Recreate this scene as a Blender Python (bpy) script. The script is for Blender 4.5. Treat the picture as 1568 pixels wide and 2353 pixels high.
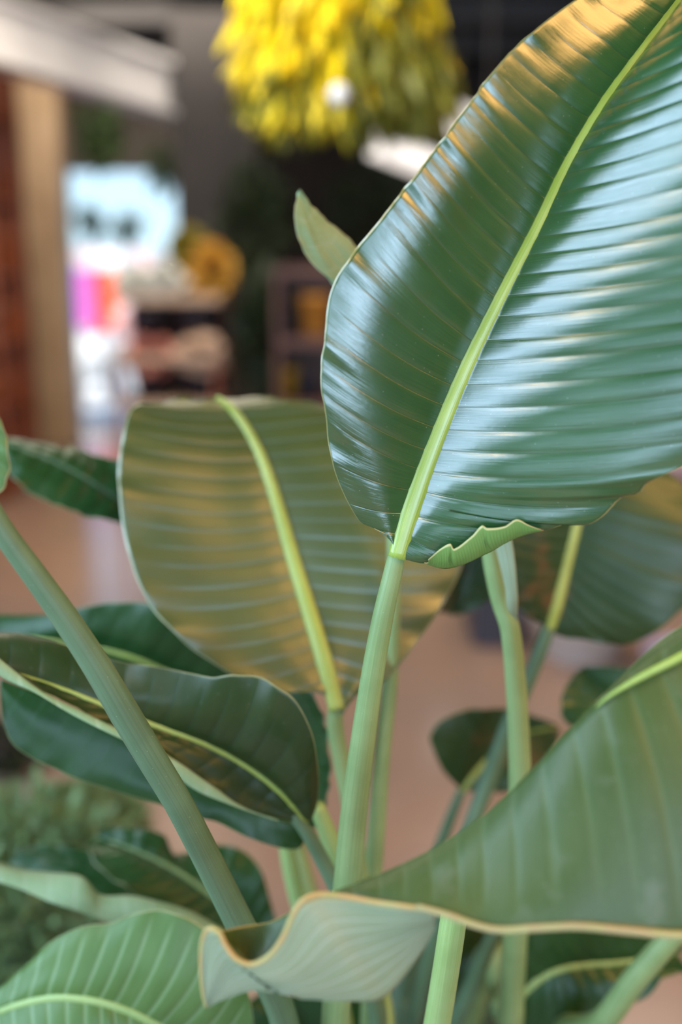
import bpy, math, random
import numpy as np
from mathutils import Vector, Matrix
random.seed(7)
rng = np.random.default_rng(11)
sc = bpy.context.scene
for o in list(bpy.data.objects):
    bpy.data.objects.remove(o)
C = sc.collection

# ------------------------------------------------------------ camera
F = 2400.0                       # focal length in pixels of the 1568 x 2353 frame
TH = math.radians(13.5)          # camera looks down by this much
CAM = np.array([0.0, 0.0, 1.45])
cd = bpy.data.cameras.new('camera')
cam = bpy.data.objects.new('camera', cd)
C.objects.link(cam)
cam.location = CAM
cam.rotation_euler = (math.pi / 2 - TH, 0, 0)
cd.sensor_fit = 'HORIZONTAL'
cd.sensor_width = 36.0
cd.lens = 36.0 * F / 1568.0
cd.clip_start = 0.05
cd.dof.use_dof = True
cd.dof.focus_distance = 0.815
cd.dof.aperture_fstop = cd.lens / 23.0     # 23 mm opening
sc.camera = cam
sc.view_settings.view_transform = 'Standard'
sc.view_settings.look = 'None'
sc.view_settings.gamma = 1
sc.view_settings.use_curve_mapping = False
sc.view_settings.exposure = 0.0
sc.cycles.max_bounces = 7
sc.cycles.diffuse_bounces = 3
sc.cycles.glossy_bounces = 3
sc.cycles.transmission_bounces = 3
sc.cycles.sample_clamp_indirect = 6
sc.cycles.use_denoising = True

# ------------------------------------------------------------ world and lights
w = bpy.data.worlds.new('sky')
sc.world = w
w.use_nodes = True
wn = w.node_tree.nodes
wl = w.node_tree.links
bg = wn['Background']
tc = wn.new('ShaderNodeTexCoord')
sep = wn.new('ShaderNodeSeparateXYZ')
rp = wn.new('ShaderNodeValToRGB')
rp.color_ramp.elements[0].position = 0.0
rp.color_ramp.elements[0].color = (0.62, 0.86, 0.98, 1)
rp.color_ramp.elements[1].position = 0.45
rp.color_ramp.elements[1].color = (0.22, 0.46, 0.85, 1)
wl.new(tc.outputs['Generated'], sep.inputs[0])
wl.new(sep.outputs['Z'], rp.inputs[0])
wl.new(rp.outputs[0], bg.inputs[0])
bg.inputs[1].default_value = 1.5


def light(name, kind, loc, target, energy, color, size=(1, 1), **kw):
    ld = bpy.data.lights.new(name, kind)
    ld.energy = energy
    ld.color = color
    o = bpy.data.objects.new(name, ld)
    C.objects.link(o)
    o.location = loc
    o.rotation_euler = (Vector(target) - Vector(loc)).to_track_quat('-Z', 'Y').to_euler()
    if kind == 'AREA':
        ld.shape = 'RECTANGLE'
        ld.size, ld.size_y = size
    for k, v in kw.items():
        setattr(ld, k, v)
    return o


light('sun', 'SUN', (-3.5, 5.0, 7.9), (0, 10, 0), 7.0, (1.0, 0.95, 0.88), angle=0.01)
# daylight through the shop windows behind and beside the camera
DAY = (0.53, 0.74, 1.0)
for i, xw in enumerate((-1.95, -0.45, 1.1)):
    light('window_daylight', 'AREA', (xw, -2.36, 1.5), (xw, 5, 1.5), (8, 24, 58)[i], DAY, (1.15, 1.4))
light('window_daylight', 'AREA', (3.26, 0.55, 1.75), (-5, 0.55, 1.75), 10, DAY, (1.5, 1.9))
light('window_daylight', 'AREA', (-2.86, -0.1, 1.85), (5, -0.1, 1.85), 130, DAY, (2.3, 2.1))
light('added_blue_sheen_light', 'AREA', (-2.15, 0.05, 3.22), (-2.15, 0.1, 0), 115, DAY, (1.3, 2.3))  # added overhead, out of view, to give the large leaf its blue sheen
# unseen warm white fill lights, added to brighten the far part of the shop
light('added_shop_fill', 'AREA', (-1.2, 4.6, 3.05), (-1.2, 4.8, 0), 75, (1.0, 0.86, 0.70), (1.6, 2.6))
light('added_shop_fill', 'AREA', (1.4, 4.6, 3.05), (1.4, 4.8, 0), 45, (1.0, 0.86, 0.70), (1.6, 2.6))
light('added_shop_fill', 'AREA', (-1.5, 7.3, 3.05), (-1.6, 8.0, 1.0), 36, (1.0, 0.88, 0.74), (1.6, 1.0))
light('added_corner_sheen_light', 'AREA', (2.6, -2.2, 2.75), (0.2, 1.0, 1.3), 22, (1.0, 0.50, 0.14), (1.3, .7))  # added behind the camera for warm reflections on the leaves
light('added_gold_sheen_light', 'AREA', (2.0, -0.25, 3.15), (2.0, -0.2, 0), 125, (1.0, 0.52, 0.16), (1.5, 2.1))  # added where the second leaf mirrors it, for its gold sheen
# tint of the added warm spotlights
WARM = (1.0, 0.66, 0.30)

# ------------------------------------------------------------ helpers
cT, sT = math.cos(TH), math.sin(TH)


def P(px, py, Y):
    """world point seen at pixel (px, py) that lies at distance Y along the room"""
    a = (px - 784.0) / F
    b = (1176.5 - py) / F
    dy = cT + b * sT
    dz = -sT + b * cT
    t = Y / dy
    return np.array([a * t, Y, CAM[2] + dz * t])


def PZ(px, py, z):
    a = (px - 784.0) / F
    b = (1176.5 - py) / F
    dy = cT + b * sT
    dz = -sT + b * cT
    t = (z - CAM[2]) / dz
    return np.array([a * t, dy * t, z])


def catmull(keys, pts, q):
    keys = np.asarray(keys, float)
    pts = np.asarray(pts, float)
    n = len(keys)
    m = np.zeros_like(pts)
    for i in range(n):
        a = max(i - 1, 0)
        b = min(i + 1, n - 1)
        m[i] = (pts[b] - pts[a]) / (keys[b] - keys[a])
    q = np.clip(q, keys[0], keys[-1])
    idx = np.clip(np.searchsorted(keys, q, side='right') - 1, 0, n - 2)
    h = (keys[idx + 1] - keys[idx])
    u = (q - keys[idx]) / h
    u2, u3 = u * u, u * u * u
    sh = (-1,) + (1,) * (pts.ndim - 1)
    u, u2, u3, h = [v.reshape(sh) for v in (u, u2, u3, h)]
    return ((2 * u3 - 3 * u2 + 1) * pts[idx] + (u3 - 2 * u2 + u) * h * m[idx]
            + (-2 * u3 + 3 * u2) * pts[idx + 1] + (u3 - u2) * h * m[idx + 1])


def arclen_keys(pts):
    p = np.asarray(pts, float)
    d = np.linalg.norm(np.diff(p, axis=0), axis=1)
    k = np.concatenate([[0], np.cumsum(d)])
    return k / k[-1]


def prep(cp):
    """control points (px, py, Y) or (px, py, Y, s) -> keys, world points"""
    pts = np.array([P(*c[:3]) for c in cp])
    if len(cp[0]) == 4:
        return np.array([c[3] for c in cp], float), pts
    return arclen_keys(pts), pts


def new_mesh(name, verts, faces, mats, parent=None, uvs=None, midx=None, smooth=True):
    me = bpy.data.meshes.new(name)
    me.from_pydata([tuple(v) for v in verts], [], faces)
    for m in (mats if isinstance(mats, (list, tuple)) else [mats]):
        me.materials.append(m)
    if uvs is not None:
        l = me.uv_layers.new(name='UVMap')
        l.data.foreach_set('uv', np.asarray(uvs, float).ravel())
    if midx is not None:
        me.polygons.foreach_set('material_index', midx)
    if smooth:
        me.polygons.foreach_set('use_smooth', [True] * len(me.polygons))
    me.update()
    o = bpy.data.objects.new(name, me)
    C.objects.link(o)
    if parent is not None:
        o.parent = parent
        if parent.type == 'EMPTY' or True:
            wp = world_of(parent)
            me.transform(Matrix.Translation(-wp))
    return o


def world_of(o):
    v = Vector((0, 0, 0))
    while o is not None:
        v = v + o.location
        o = o.parent
    return v


def thing(name, label, cat, loc=(0, 0, 0), group=None):
    o = bpy.data.objects.new(name, None)
    o.empty_display_size = 0.05
    C.objects.link(o)
    o.location = loc
    o['label'] = label
    o['category'] = cat
    if group:
        o['group'] = group
    return o


def tag(o, label, cat, group=None):
    o['label'] = label
    o['category'] = cat
    if group:
        o['group'] = group
    return o


def struct(o):
    o['kind'] = 'structure'
    return o


# ------------------------------------------------------------ materials
def nm(name):
    m = bpy.data.materials.new(name)
    m.use_nodes = True
    nt = m.node_tree
    return m, nt.nodes, nt.links, nt.nodes['Principled BSDF']


def mixc(N, L, fac, a, b):
    x = N.new('ShaderNodeMix')
    x.data_type = 'RGBA'
    for sock, v in ((x.inputs[0], fac), (x.inputs[6], a), (x.inputs[7], b)):
        if hasattr(v, 'links') or hasattr(v, 'is_linked'):
            L.new(v, sock)
        elif isinstance(v, (int, float)):
            sock.default_value = v
        else:
            sock.default_value = (*v, 1) if len(v) == 3 else v
    return x.outputs[2]


def math_(N, L, op, a, b=None, c=None):
    x = N.new('ShaderNodeMath')
    x.operation = op
    for i, v in enumerate((a, b, c)):
        if v is None:
            continue
        if isinstance(v, (int, float)):
            x.inputs[i].default_value = v
        else:
            L.new(v, x.inputs[i])
    return x.outputs[0]


def sstep(N, L, v, lo, hi):
    x = N.new('ShaderNodeMapRange')
    x.interpolation_type = 'SMOOTHSTEP'
    L.new(v, x.inputs[0])
    x.inputs[1].default_value = lo
    x.inputs[2].default_value = hi
    return x.outputs[0]


def noise_(N, L, vec, scale, detail=2, rough=0.5):
    x = N.new('ShaderNodeTexNoise')
    x.inputs['Scale'].default_value = scale
    x.inputs['Detail'].default_value = detail
    x.inputs['Roughness'].default_value = rough
    if vec is not None:
        L.new(vec, x.inputs['Vector'])
    return x.outputs[0]


def plain(name, c1, c2=None, rough=0.5, scale=8.0, metal=0.0, bump=0.0, detail=3):
    """noise-mottled two-tone material"""
    m, N, L, B = nm(name)
    c2 = c2 or tuple(x * 0.75 for x in c1)
    t = N.new('ShaderNodeTexCoord').outputs['Object']
    n = noise_(N, L, t, scale, detail)
    f = sstep(N, L, n, 0.35, 0.65)
    L.new(mixc(N, L, f, c1, c2), B.inputs['Base Color'])
    B.inputs['Roughness'].default_value = rough
    B.inputs['Metallic'].default_value = metal
    if bump:
        b = N.new('ShaderNodeBump')
        b.inputs['Strength'].default_value = bump
        b.inputs['Distance'].default_value = 0.01
        L.new(n, b.inputs['Height'])
        L.new(b.outputs[0], B.inputs['Normal'])
    return m


def leaf_mat(name, c1, c2, vein, rough=0.3, margin=(0.55, 0.45, 0.16), mw=0.012, veinw=0.045,
             trans=0.12, spec=0.5, stri=0.25, blotch=None, veinmix=0.6, tcol=None, brown=None, coat=0.0):
    """UV.x counts the side veins, UV.y runs from -1 (margin) over 0 (midrib) to +1 (margin)"""
    m, N, L, B = nm(name)
    uv = N.new('ShaderNodeTexCoord')
    sp = N.new('ShaderNodeSeparateXYZ')
    L.new(uv.outputs['UV'], sp.inputs[0])
    u, v = sp.outputs['X'], sp.outputs['Y']
    obj = uv.outputs['Object']
    fr = math_(N, L, 'FRACT', u)
    d = math_(N, L, 'ABSOLUTE', math_(N, L, 'SUBTRACT', fr, 0.5))       # 0.5 on the vein
    veinm = sstep(N, L, d, 0.5 - veinw, 0.5 - veinw * 0.25)
    at = math_(N, L, 'ABSOLUTE', v)
    fade = sstep(N, L, at, 1.0, 0.7)
    veinm = math_(N, L, 'MULTIPLY', veinm, fade)
    # fine parallel striations
    cv = N.new('ShaderNodeCombineXYZ')
    L.new(math_(N, L, 'MULTIPLY', u, 16.0), cv.inputs[0])
    L.new(math_(N, L, 'MULTIPLY', v, 2.0), cv.inputs[1])
    st = noise_(N, L, cv.outputs[0], 1.0, 3, 0.6)
    big = noise_(N, L, obj, 14.0, 3, 0.55)
    f = math_(N, L, 'ADD', math_(N, L, 'MULTIPLY', st, 0.45), math_(N, L, 'MULTIPLY', big, 0.55))
    f = sstep(N, L, f, 0.36, 0.64)
    col = mixc(N, L, f, c1, c2)
    if blotch:
        bn = noise_(N, L, obj, 26.0, 4, 0.6)
        col = mixc(N, L, math_(N, L, 'MULTIPLY', sstep(N, L, bn, 0.55, 0.72), 0.5), col, blotch)
    if brown:
        bn = noise_(N, L, obj, 9.0, 4, 0.6)
        col = mixc(N, L, math_(N, L, 'MULTIPLY', sstep(N, L, bn, brown, brown + 0.08), 0.8), col, (0.13, 0.07, 0.025))
    col = mixc(N, L, math_(N, L, 'MULTIPLY', veinm, veinmix), col, vein)
    wob = noise_(N, L, obj, 60.0, 2)
    at2 = math_(N, L, 'ADD', at, math_(N, L, 'MULTIPLY', math_(N, L, 'SUBTRACT', wob, 0.5), mw * 1.2))
    mm = sstep(N, L, at2, 1 - mw * 1.6, 1 - mw * 0.7)
    col = mixc(N, L, mm, col, margin)
    # pale dust specks
    sv = N.new('ShaderNodeTexVoronoi')
    sv.inputs['Scale'].default_value = 170
    L.new(obj, sv.inputs['Vector'])
    spk = math_(N, L, 'MULTIPLY', math_(N, L, 'LESS_THAN', sv.outputs['Distance'], 0.055), 0.5)
    col = mixc(N, L, spk, col, (0.5, 0.55, 0.42))
    L.new(col, B.inputs['Base Color'])
    ro = math_(N, L, 'ADD', rough - 0.06, math_(N, L, 'MULTIPLY', big, 0.14))
    L.new(ro, B.inputs['Roughness'])
    B.inputs['Specular IOR Level'].default_value = spec
    bp = N.new('ShaderNodeBump')
    bp.inputs['Strength'].default_value = stri
    bp.inputs['Distance'].default_value = 0.0006
    h = math_(N, L, 'SUBTRACT', st, math_(N, L, 'MULTIPLY', veinm, 1.2))
    h = math_(N, L, 'ADD', h, math_(N, L, 'MULTIPLY', noise_(N, L, obj, 240, 2), 0.25))
    L.new(h, bp.inputs['Height'])
    L.new(bp.outputs[0], B.inputs['Normal'])
    if coat:
        B.inputs['Coat Weight'].default_value = coat
        B.inputs['Coat Roughness'].default_value = rough
        B.inputs['Coat IOR'].default_value = 1.5
        L.new(bp.outputs[0], B.inputs['Coat Normal'])
    if trans > 0:
        tr = N.new('ShaderNodeBsdfTranslucent')
        tr.inputs[0].default_value = (*(tcol or (0.25, 0.45, 0.06)), 1)
        mx = N.new('ShaderNodeMixShader')
        mx.inputs[0].default_value = trans
        L.new(B.outputs[0], mx.inputs[1])
        L.new(tr.outputs[0], mx.inputs[2])
        L.new(mx.outputs[0], N['Material Output'].inputs[0])
    return m


def stalk_mat(name, c1, c2, rough=0.4, coat=0.0):
    m, N, L, B = nm(name)
    uv = N.new('ShaderNodeTexCoord')
    mp = N.new('ShaderNodeMapping')
    mp.inputs['Scale'].default_value = (60, 1.0, 1)
    L.new(uv.outputs['UV'], mp.inputs[0])
    st = noise_(N, L, mp.outputs[0], 1.0, 3)
    big = noise_(N, L, uv.outputs['Object'], 22, 3)
    f = sstep(N, L, math_(N, L, 'ADD', math_(N, L, 'MULTIPLY', st, 0.5), math_(N, L, 'MULTIPLY', big, 0.5)), 0.38, 0.62)
    col = mixc(N, L, f, c1, c2)
    sv = N.new('ShaderNodeTexVoronoi')
    sv.inputs['Scale'].default_value = 200
    L.new(uv.outputs['Object'], sv.inputs['Vector'])
    spk = math_(N, L, 'MULTIPLY', math_(N, L, 'LESS_THAN', sv.outputs['Distance'], 0.07), 0.4)
    col = mixc(N, L, spk, col, (0.45, 0.55, 0.4))
    L.new(col, B.inputs['Base Color'])
    B.inputs['Roughness'].default_value = rough
    B.inputs['Coat Weight'].default_value = coat
    B.inputs['Coat Roughness'].default_value = .25
    bp = N.new('ShaderNodeBump')
    bp.inputs['Strength'].default_value = 0.35
    bp.inputs['Distance'].default_value = 0.0008
    L.new(st, bp.inputs['Height'])
    L.new(bp.outputs[0], B.inputs['Normal'])
    return m


MAIN = leaf_mat('main_leaf_green', (0.020, 0.078, 0.020), (0.030, 0.100, 0.026), (0.012, 0.055, 0.014), rough=0.23,
                margin=(0.36, 0.33, 0.12), mw=0.007, veinw=0.03, stri=0.35, blotch=(0.045, 0.085, 0.02), spec=1.0, coat=.8)
UNDER = leaf_mat('leaf_underside_pale', (0.14, 0.20, 0.12), (0.18, 0.24, 0.155), (0.27, 0.33, 0.24), rough=0.46,
                 margin=(0.40, 0.32, 0.13), mw=0.02, veinw=0.09, trans=0.12, blotch=None, veinmix=.8)
TIP = leaf_mat('leaf_tip_pale', (0.24, 0.30, 0.17), (0.29, 0.35, 0.22), (0.38, 0.45, 0.34), rough=0.46,
               margin=(0.40, 0.32, 0.13), mw=0.02, veinw=0.10, trans=0.12, veinmix=.9)
UNDER_BRIGHT = leaf_mat('leaf_underside_bright', (0.18, 0.34, 0.07), (0.24, 0.42, 0.12), (0.11, 0.26, 0.05), rough=0.42,
                        margin=(0.6, 0.6, 0.25), mw=0.05, veinw=0.2, trans=0.25)
RIM = plain('leaf_rim', (0.36, 0.32, 0.12), (0.30, 0.20, 0.07), 0.5, 60)
MID = leaf_mat('second_leaf_green', (0.060, 0.092, 0.020), (0.078, 0.112, 0.026), (0.11, 0.18, 0.14), rough=0.36,
               margin=(0.30, 0.34, 0.18), mw=0.010, veinw=0.09, stri=0.25, spec=1.0, veinmix=0.7, coat=.7)
DARK = leaf_mat('dark_leaf_green', (0.014, 0.052, 0.012), (0.022, 0.072, 0.017), (0.035, 0.095, 0.035), rough=0.33,
                margin=(0.24, 0.27, 0.13), mw=0.010, veinw=0.05, stri=0.25, spec=0.35)
DARKBROWN = leaf_mat('dark_leaf_scorched', (0.018, 0.044, 0.010), (0.028, 0.060, 0.015), (0.06, 0.10, 0.045), rough=0.36,
                     margin=(0.24, 0.25, 0.11), mw=0.010, veinw=0.05, stri=0.25, spec=0.45, brown=0.56)
FRONT = leaf_mat('front_leaf_green', (0.050, 0.088, 0.020), (0.066, 0.108, 0.030), (0.085, 0.135, 0.050), rough=0.45,
                 margin=(0.40, 0.32, 0.12), mw=0.018, veinw=0.16, stri=0.2, spec=0.4, blotch=(.13, .17, .10), veinmix=.5)
OLIVE = leaf_mat('olive_brown_leaf', (0.022, 0.044, 0.011), (0.036, 0.052, 0.014), (0.020, 0.045, 0.02), rough=0.34,
                 margin=(0.26, 0.28, 0.14), mw=0.010, veinw=0.06, stri=0.2, spec=0.35)
LIGHT = leaf_mat('light_leaf_green', (0.080, 0.160, 0.040), (0.108, 0.20, 0.058), (0.19, 0.30, 0.14), rough=0.45,
                 margin=(0.33, 0.38, 0.2), mw=0.012, veinw=0.14, stri=0.2, spec=0.35, veinmix=0.8)
PALE = leaf_mat('pale_leaf_green', (0.22, 0.35, 0.17), (0.29, 0.42, 0.23), (0.34, 0.46, 0.28), rough=0.5,
                margin=(0.45, 0.45, 0.28), mw=0.02, veinw=0.1, stri=0.2, spec=0.4)
RIB = stalk_mat('midrib_lime', (0.25, 0.38, 0.045), (0.35, 0.48, 0.09), 0.28, coat=.6)
RIB_Y = stalk_mat('midrib_yellow_green', (0.30, 0.36, 0.06), (0.36, 0.43, 0.10), 0.4)
STALK = stalk_mat('stalk_green', (0.175, 0.265, 0.095), (0.23, 0.33, 0.13), 0.45)
STALK_D = stalk_mat('stalk_blue_green', (0.070, 0.130, 0.062), (0.10, 0.175, 0.088), 0.5)
STALK_L = stalk_mat('stalk_light_green', (0.24, 0.36, 0.11), (0.31, 0.44, 0.16), 0.45)


# ------------------------------------------------------------ plant builders
def tube(name, cp, mat, parent, n=None, sides=20, flat=1.0, end=None, extra=()):
    """cp: (px, py, Y, width in pixels); extra: world points (x, y, z, radius)"""
    pts, rad = [], []
    for c in cp:
        p = P(*c[:3])
        pts.append(p)
        d = p[1] * cT - (p[2] - CAM[2]) * sT
        rad.append(c[3] / 2.0 / F * d)
    for e in extra:
        pts.append(np.array(e[:3], float))
        rad.append(e[3])
    pts = np.array(pts)
    rad = np.array(rad)
    k = arclen_keys(pts)
    n = n or max(24, int(len(pts) * 14))
    q = np.linspace(0, 1, n)
    c = catmull(k, pts, q)
    r = np.interp(q, k, rad)
    tan = np.gradient(c, axis=0)
    tan /= np.linalg.norm(tan, axis=1)[:, None]
    up = np.array([0, -1.0, 0.1])
    verts, faces, uvs = [], [], []
    for i in range(n):
        s_ = np.cross(tan[i], up)
        s_ /= np.linalg.norm(s_)
        f_ = np.cross(s_, tan[i])
        for j in range(sides):
            a = 2 * math.pi * j / sides
            verts.append(c[i] + r[i] * (math.cos(a) * s_ + math.sin(a) * f_ * flat))
    L_ = np.concatenate([[0], np.cumsum(np.linalg.norm(np.diff(c, axis=0), axis=1))])
    for i in range(n - 1):
        for j in range(sides):
            j2 = (j + 1) % sides
            faces.append((i * sides + j, i * sides + j2, (i + 1) * sides + j2, (i + 1) * sides + j))
            a0, a1 = j / sides, (j + 1) / sides
            uvs += [(a0, L_[i] * 6), (a1, L_[i] * 6), (a1, L_[i + 1] * 6), (a0, L_[i + 1] * 6)]
    for ring, rev in ((0, True), (n - 1, False)):
        f = [ring * sides + j for j in range(sides)]
        faces.append(tuple(reversed(f)) if rev else tuple(f))
        uvs += [(0.5, 0.5)] * sides
    return new_mesh(name, verts, faces, mat, parent, uvs)


def leaf(parent, rib, left=None, right=None, n=24, amp=0.0006, bulge=(0.0, 0.0), bend=(0.08, 0.08), ruffle=0.0015,
         mats=None, ribw=(30, 8), ribmat=None, K=26, name='leaf_blade', rs=8, thick=0.0006, ruf_freq=4, seed=0, ribn=40,
         power=0.55, ribflat=0.7, rib_on=True, label=None):
    """blade from a midrib curve and two margin curves, pleated between its side veins"""
    rr = np.random.default_rng(100 + seed)
    M = n * rs + 1
    s = np.linspace(0, 1, M)
    rk, rp_ = prep(rib)
    smax = rk[-1]
    s = s * smax
    Rb = catmull(rk, rp_, s)
    T = np.gradient(Rb, axis=0)
    T /= np.linalg.norm(T, axis=1)[:, None] + 1e-12
    sides = []
    for sg, ed in ((-1, left), (1, right)):
        if ed is None:
            continue
        ek, ep = prep(ed)
        E = catmull(ek, ep, s if len(ed[0]) == 4 else s / smax)
        b = bulge[0] if sg < 0 else bulge[1]
        bd = bend[0] if sg < 0 else bend[1]
        W_ = E - Rb
        wl_ = np.linalg.norm(W_, axis=1)[:, None]
        Nn = np.cross(T, W_) * (-sg)
        # smooth normals towards the camera
        Nn /= np.linalg.norm(Nn, axis=1)[:, None] + 1e-9
        avg = Nn.mean(axis=0)
        tocam = CAM - Rb.mean(axis=0)
        if np.dot(avg, tocam) < 0:
            Nn = -Nn
        Mid = (Rb + E) / 2 - T * bd * wl_ * 2 + Nn * b * wl_ * 2
        # phase of the pleats, with uneven spacing
        steps = 1 + 0.25 * (rr.random(n + 3) - 0.5)
        ph = np.interp(s / smax * n, np.concatenate([[0], np.cumsum(steps)]) * n / np.sum(steps[:n]), np.arange(n + 4)) if False else \
            np.interp(s / smax, np.concatenate([[0], np.cumsum(steps[:n])]) / np.sum(steps[:n]), np.arange(n + 1))
        fr = ph - np.floor(ph)
        amp_s = amp[0 if sg < 0 else 1] if isinstance(amp, tuple) else amp
        pw = power[0 if sg < 0 else 1] if isinstance(power, tuple) else power
        if pw > 1:
            prof = 1 - np.abs(2 * fr - 1) ** pw
        else:
            prof = .8 * np.abs(np.sin(math.pi * fr)) ** pw + .35 * (1 - np.abs(2 * fr - 1) ** 8)
        # a second weaker crease on some pleats
        gains = 0.75 + 0.6 * rr.random(n + 2)
        prof = prof * gains[np.floor(ph).astype(int)]
        grid = np.zeros((M, K + 1, 3))
        rph = rr.random(6) * 6.28
        for j in range(K + 1):
            t = (j / K) ** 0.9
            base = (1 - t) ** 2 * Rb + 2 * t * (1 - t) * Mid + t * t * E
            env = min(1, t * 7) * (1 - 0.85 * t ** 2.2)
            wv = sum(np.sin(s / smax * ruf_freq * (1.0 + 0.73 * q_) * 2 * math.pi + rph[q_]) / (1 + 0.5 * q_) for q_ in range(4))
            off = amp_s * env * prof + ruffle * (t ** 5) * wv + .0009 * math.sin(t * 9 + rph[4]) * np.sin(s / smax * 7 + rph[5]) * min(1, t * 3)
            grid[:, j] = base + Nn * off[:, None]
        sides.append((sg, grid, ph))
    verts = []
    index = {}
    faces, uvs = [], []
    # shared midrib column
    for i in range(M):
        index[(0, i, 0)] = len(verts)
        verts.append(Rb[i])
    for sg, grid, ph in sides:
        for i in range(M):
            for j in range(1, K + 1):
                index[(sg, i, j)] = len(verts)
                verts.append(grid[i, j])
            index[(sg, i, 0)] = index[(0, i, 0)]
    for sg, grid, ph in sides:
        for i in range(M - 1):
            for j in range(K):
                q = [(i, j), (i, j + 1), (i + 1, j + 1), (i + 1, j)]
                if sg < 0:
                    q = q[::-1]
                faces.append(tuple(index[(sg, a, b_)] for a, b_ in q))
                fl = math.floor(min(ph[i], ph[i + 1]) + 1e-6)
                uvs += [(ph[a], sg * (b_ / K) ** 0.9) for a, b_ in q]
    va = np.array(verts)
    fa = np.array(faces)
    nn = np.cross(va[fa[:, 2]] - va[fa[:, 0]], va[fa[:, 3]] - va[fa[:, 1]])
    cc = va[fa].mean(axis=1)
    if np.sum(nn * (CAM - cc)) < 0:
        faces = [tuple(reversed(f)) for f in faces]
        u4 = np.array(uvs).reshape(-1, 4, 2)[:, ::-1]
        uvs = u4.reshape(-1, 2)
    mats = mats or (MAIN, UNDER)
    o = new_mesh(name, verts, faces, [mats[0], mats[1], RIM], parent, uvs)
    md = o.modifiers.new('thickness', 'SOLIDIFY')
    md.thickness = thick
    md.offset = -1
    md.material_offset = 1
    md.material_offset_rim = 2
    if label:
        o['label'] = label
    if rib_on:
        rbx = [(*c[:3], np.interp(k_, [0, 1], ribw) * (.78 if k_ < .01 else 1)) for c, k_ in zip(rib, rk / smax)]
        tube('midrib', rbx, ribmat or RIB, o, n=ribn * 2, sides=18, flat=ribflat)
    return o


def sheet(name, A, B, mats, parent, n=60, K=14, bulge=0.0, nv=14, amp=0.0004, thick=0.0007, label=None, mid=None, along=False):
    """a strip of leaf between two curves"""
    ka, pa = prep(A)
    kb, pb = prep(B)
    s = np.linspace(0, 1, n)
    a = catmull(ka, pa, s)
    b = catmull(kb, pb, s)
    if mid is not None:
        km, pm = prep(mid)
        m_ = 2 * catmull(km, pm, s) - 0.5 * (a + b)
    verts, faces, uvs = [], [], []
    W_ = b - a
    T = np.gradient(a, axis=0)
    Nn = np.cross(T, W_)
    Nn /= np.linalg.norm(Nn, axis=1)[:, None] + 1e-9
    if np.dot(Nn.mean(axis=0), CAM - a.mean(axis=0)) < 0:
        Nn = -Nn
    wl_ = np.linalg.norm(W_, axis=1)[:, None]
    for j in range(K + 1):
        t = j / K
        if mid is not None:
            row = (1 - t) ** 2 * a + 2 * t * (1 - t) * m_ + t * t * b
        else:
            row = a + W_ * t
        row = row + Nn * wl_ * bulge * math.sin(math.pi * t)
        if along:
            row = row + Nn * amp * abs(math.sin(math.pi * t * nv))
        else:
            row = row + Nn * (amp * np.abs(np.sin(math.pi * s * nv)) * math.sin(math.pi * t))[:, None]
        verts += list(row)
    for j in range(K):
        for i in range(n - 1):
            q = [(i, j), (i + 1, j), (i + 1, j + 1), (i, j + 1)]
            faces.append(tuple(jj * n + ii for ii, jj in q))
            if along:
                uvs += [(jj / K * nv, 1 - jj / K) for ii, jj in q]
            else:
                uvs += [(s[ii] * nv, 1 - jj / K) for ii, jj in q]
    va = np.array(verts)
    fa = np.array(faces)
    nn = np.cross(va[fa[:, 2]] - va[fa[:, 0]], va[fa[:, 3]] - va[fa[:, 1]])
    if np.sum(nn * (CAM - va[fa].mean(axis=1))) < 0:
        faces = [tuple(reversed(f)) for f in faces]
        uvs = np.array(uvs).reshape(-1, 4, 2)[:, ::-1].reshape(-1, 2)
    o = new_mesh(name, verts, faces, [mats[0], mats[1], RIM], parent, uvs)
    md = o.modifiers.new('thickness', 'SOLIDIFY')
    md.thickness = thick
    md.offset = -1
    md.material_offset = 1
    md.material_offset_rim = 2
    if label:
        o['label'] = label
    return o


# ------------------------------------------------------------ plain solids
def box_data(x0, x1, y0, y1, z0, z1, bev=0.0):
    import bmesh
    bm = bmesh.new()
    bmesh.ops.create_cube(bm, size=1)
    for v in bm.verts:
        v.co = Vector((x0 + (v.co.x + .5) * (x1 - x0), y0 + (v.co.y + .5) * (y1 - y0), z0 + (v.co.z + .5) * (z1 - z0)))
    if bev:
        bmesh.ops.bevel(bm, geom=list(bm.edges), offset=bev, segments=2, affect='EDGES')
    vs = [v.co.copy() for v in bm.verts]
    bm.verts.index_update()
    fs = [tuple(v.index for v in f.verts) for f in bm.faces]
    bm.free()
    return vs, fs


def merge(parts):
    V_, F_ = [], []
    for v, f in parts:
        o = len(V_)
        V_ += [tuple(x) for x in v]
        F_ += [tuple(i + o for i in ff) for ff in f]
    return V_, F_


def box(name, x0, x1, y0, y1, z0, z1, mat, parent=None, bev=0.0):
    v, f = box_data(x0, x1, y0, y1, z0, z1, bev)
    return new_mesh(name, v, f, mat, parent, smooth=False)


def boxes(name, lst, mat, parent=None, bev=0.0):
    v, f = merge([box_data(*b, bev) for b in lst])
    return new_mesh(name, v, f, mat, parent, smooth=False)


def lathe(name, prof, loc, mat, parent=None, seg=40):
    """prof: list of (radius, z)"""
    v, f = [], []
    for r, z in prof:
        for j in range(seg):
            a = 2 * math.pi * j / seg
            v.append((loc[0] + r * math.cos(a), loc[1] + r * math.sin(a), loc[2] + z))
    for i in range(len(prof) - 1):
        for j in range(seg):
            j2 = (j + 1) % seg
            f.append((i * seg + j, i * seg + j2, (i + 1) * seg + j2, (i + 1) * seg + j))
    return new_mesh(name, v, f, mat, parent)


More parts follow.
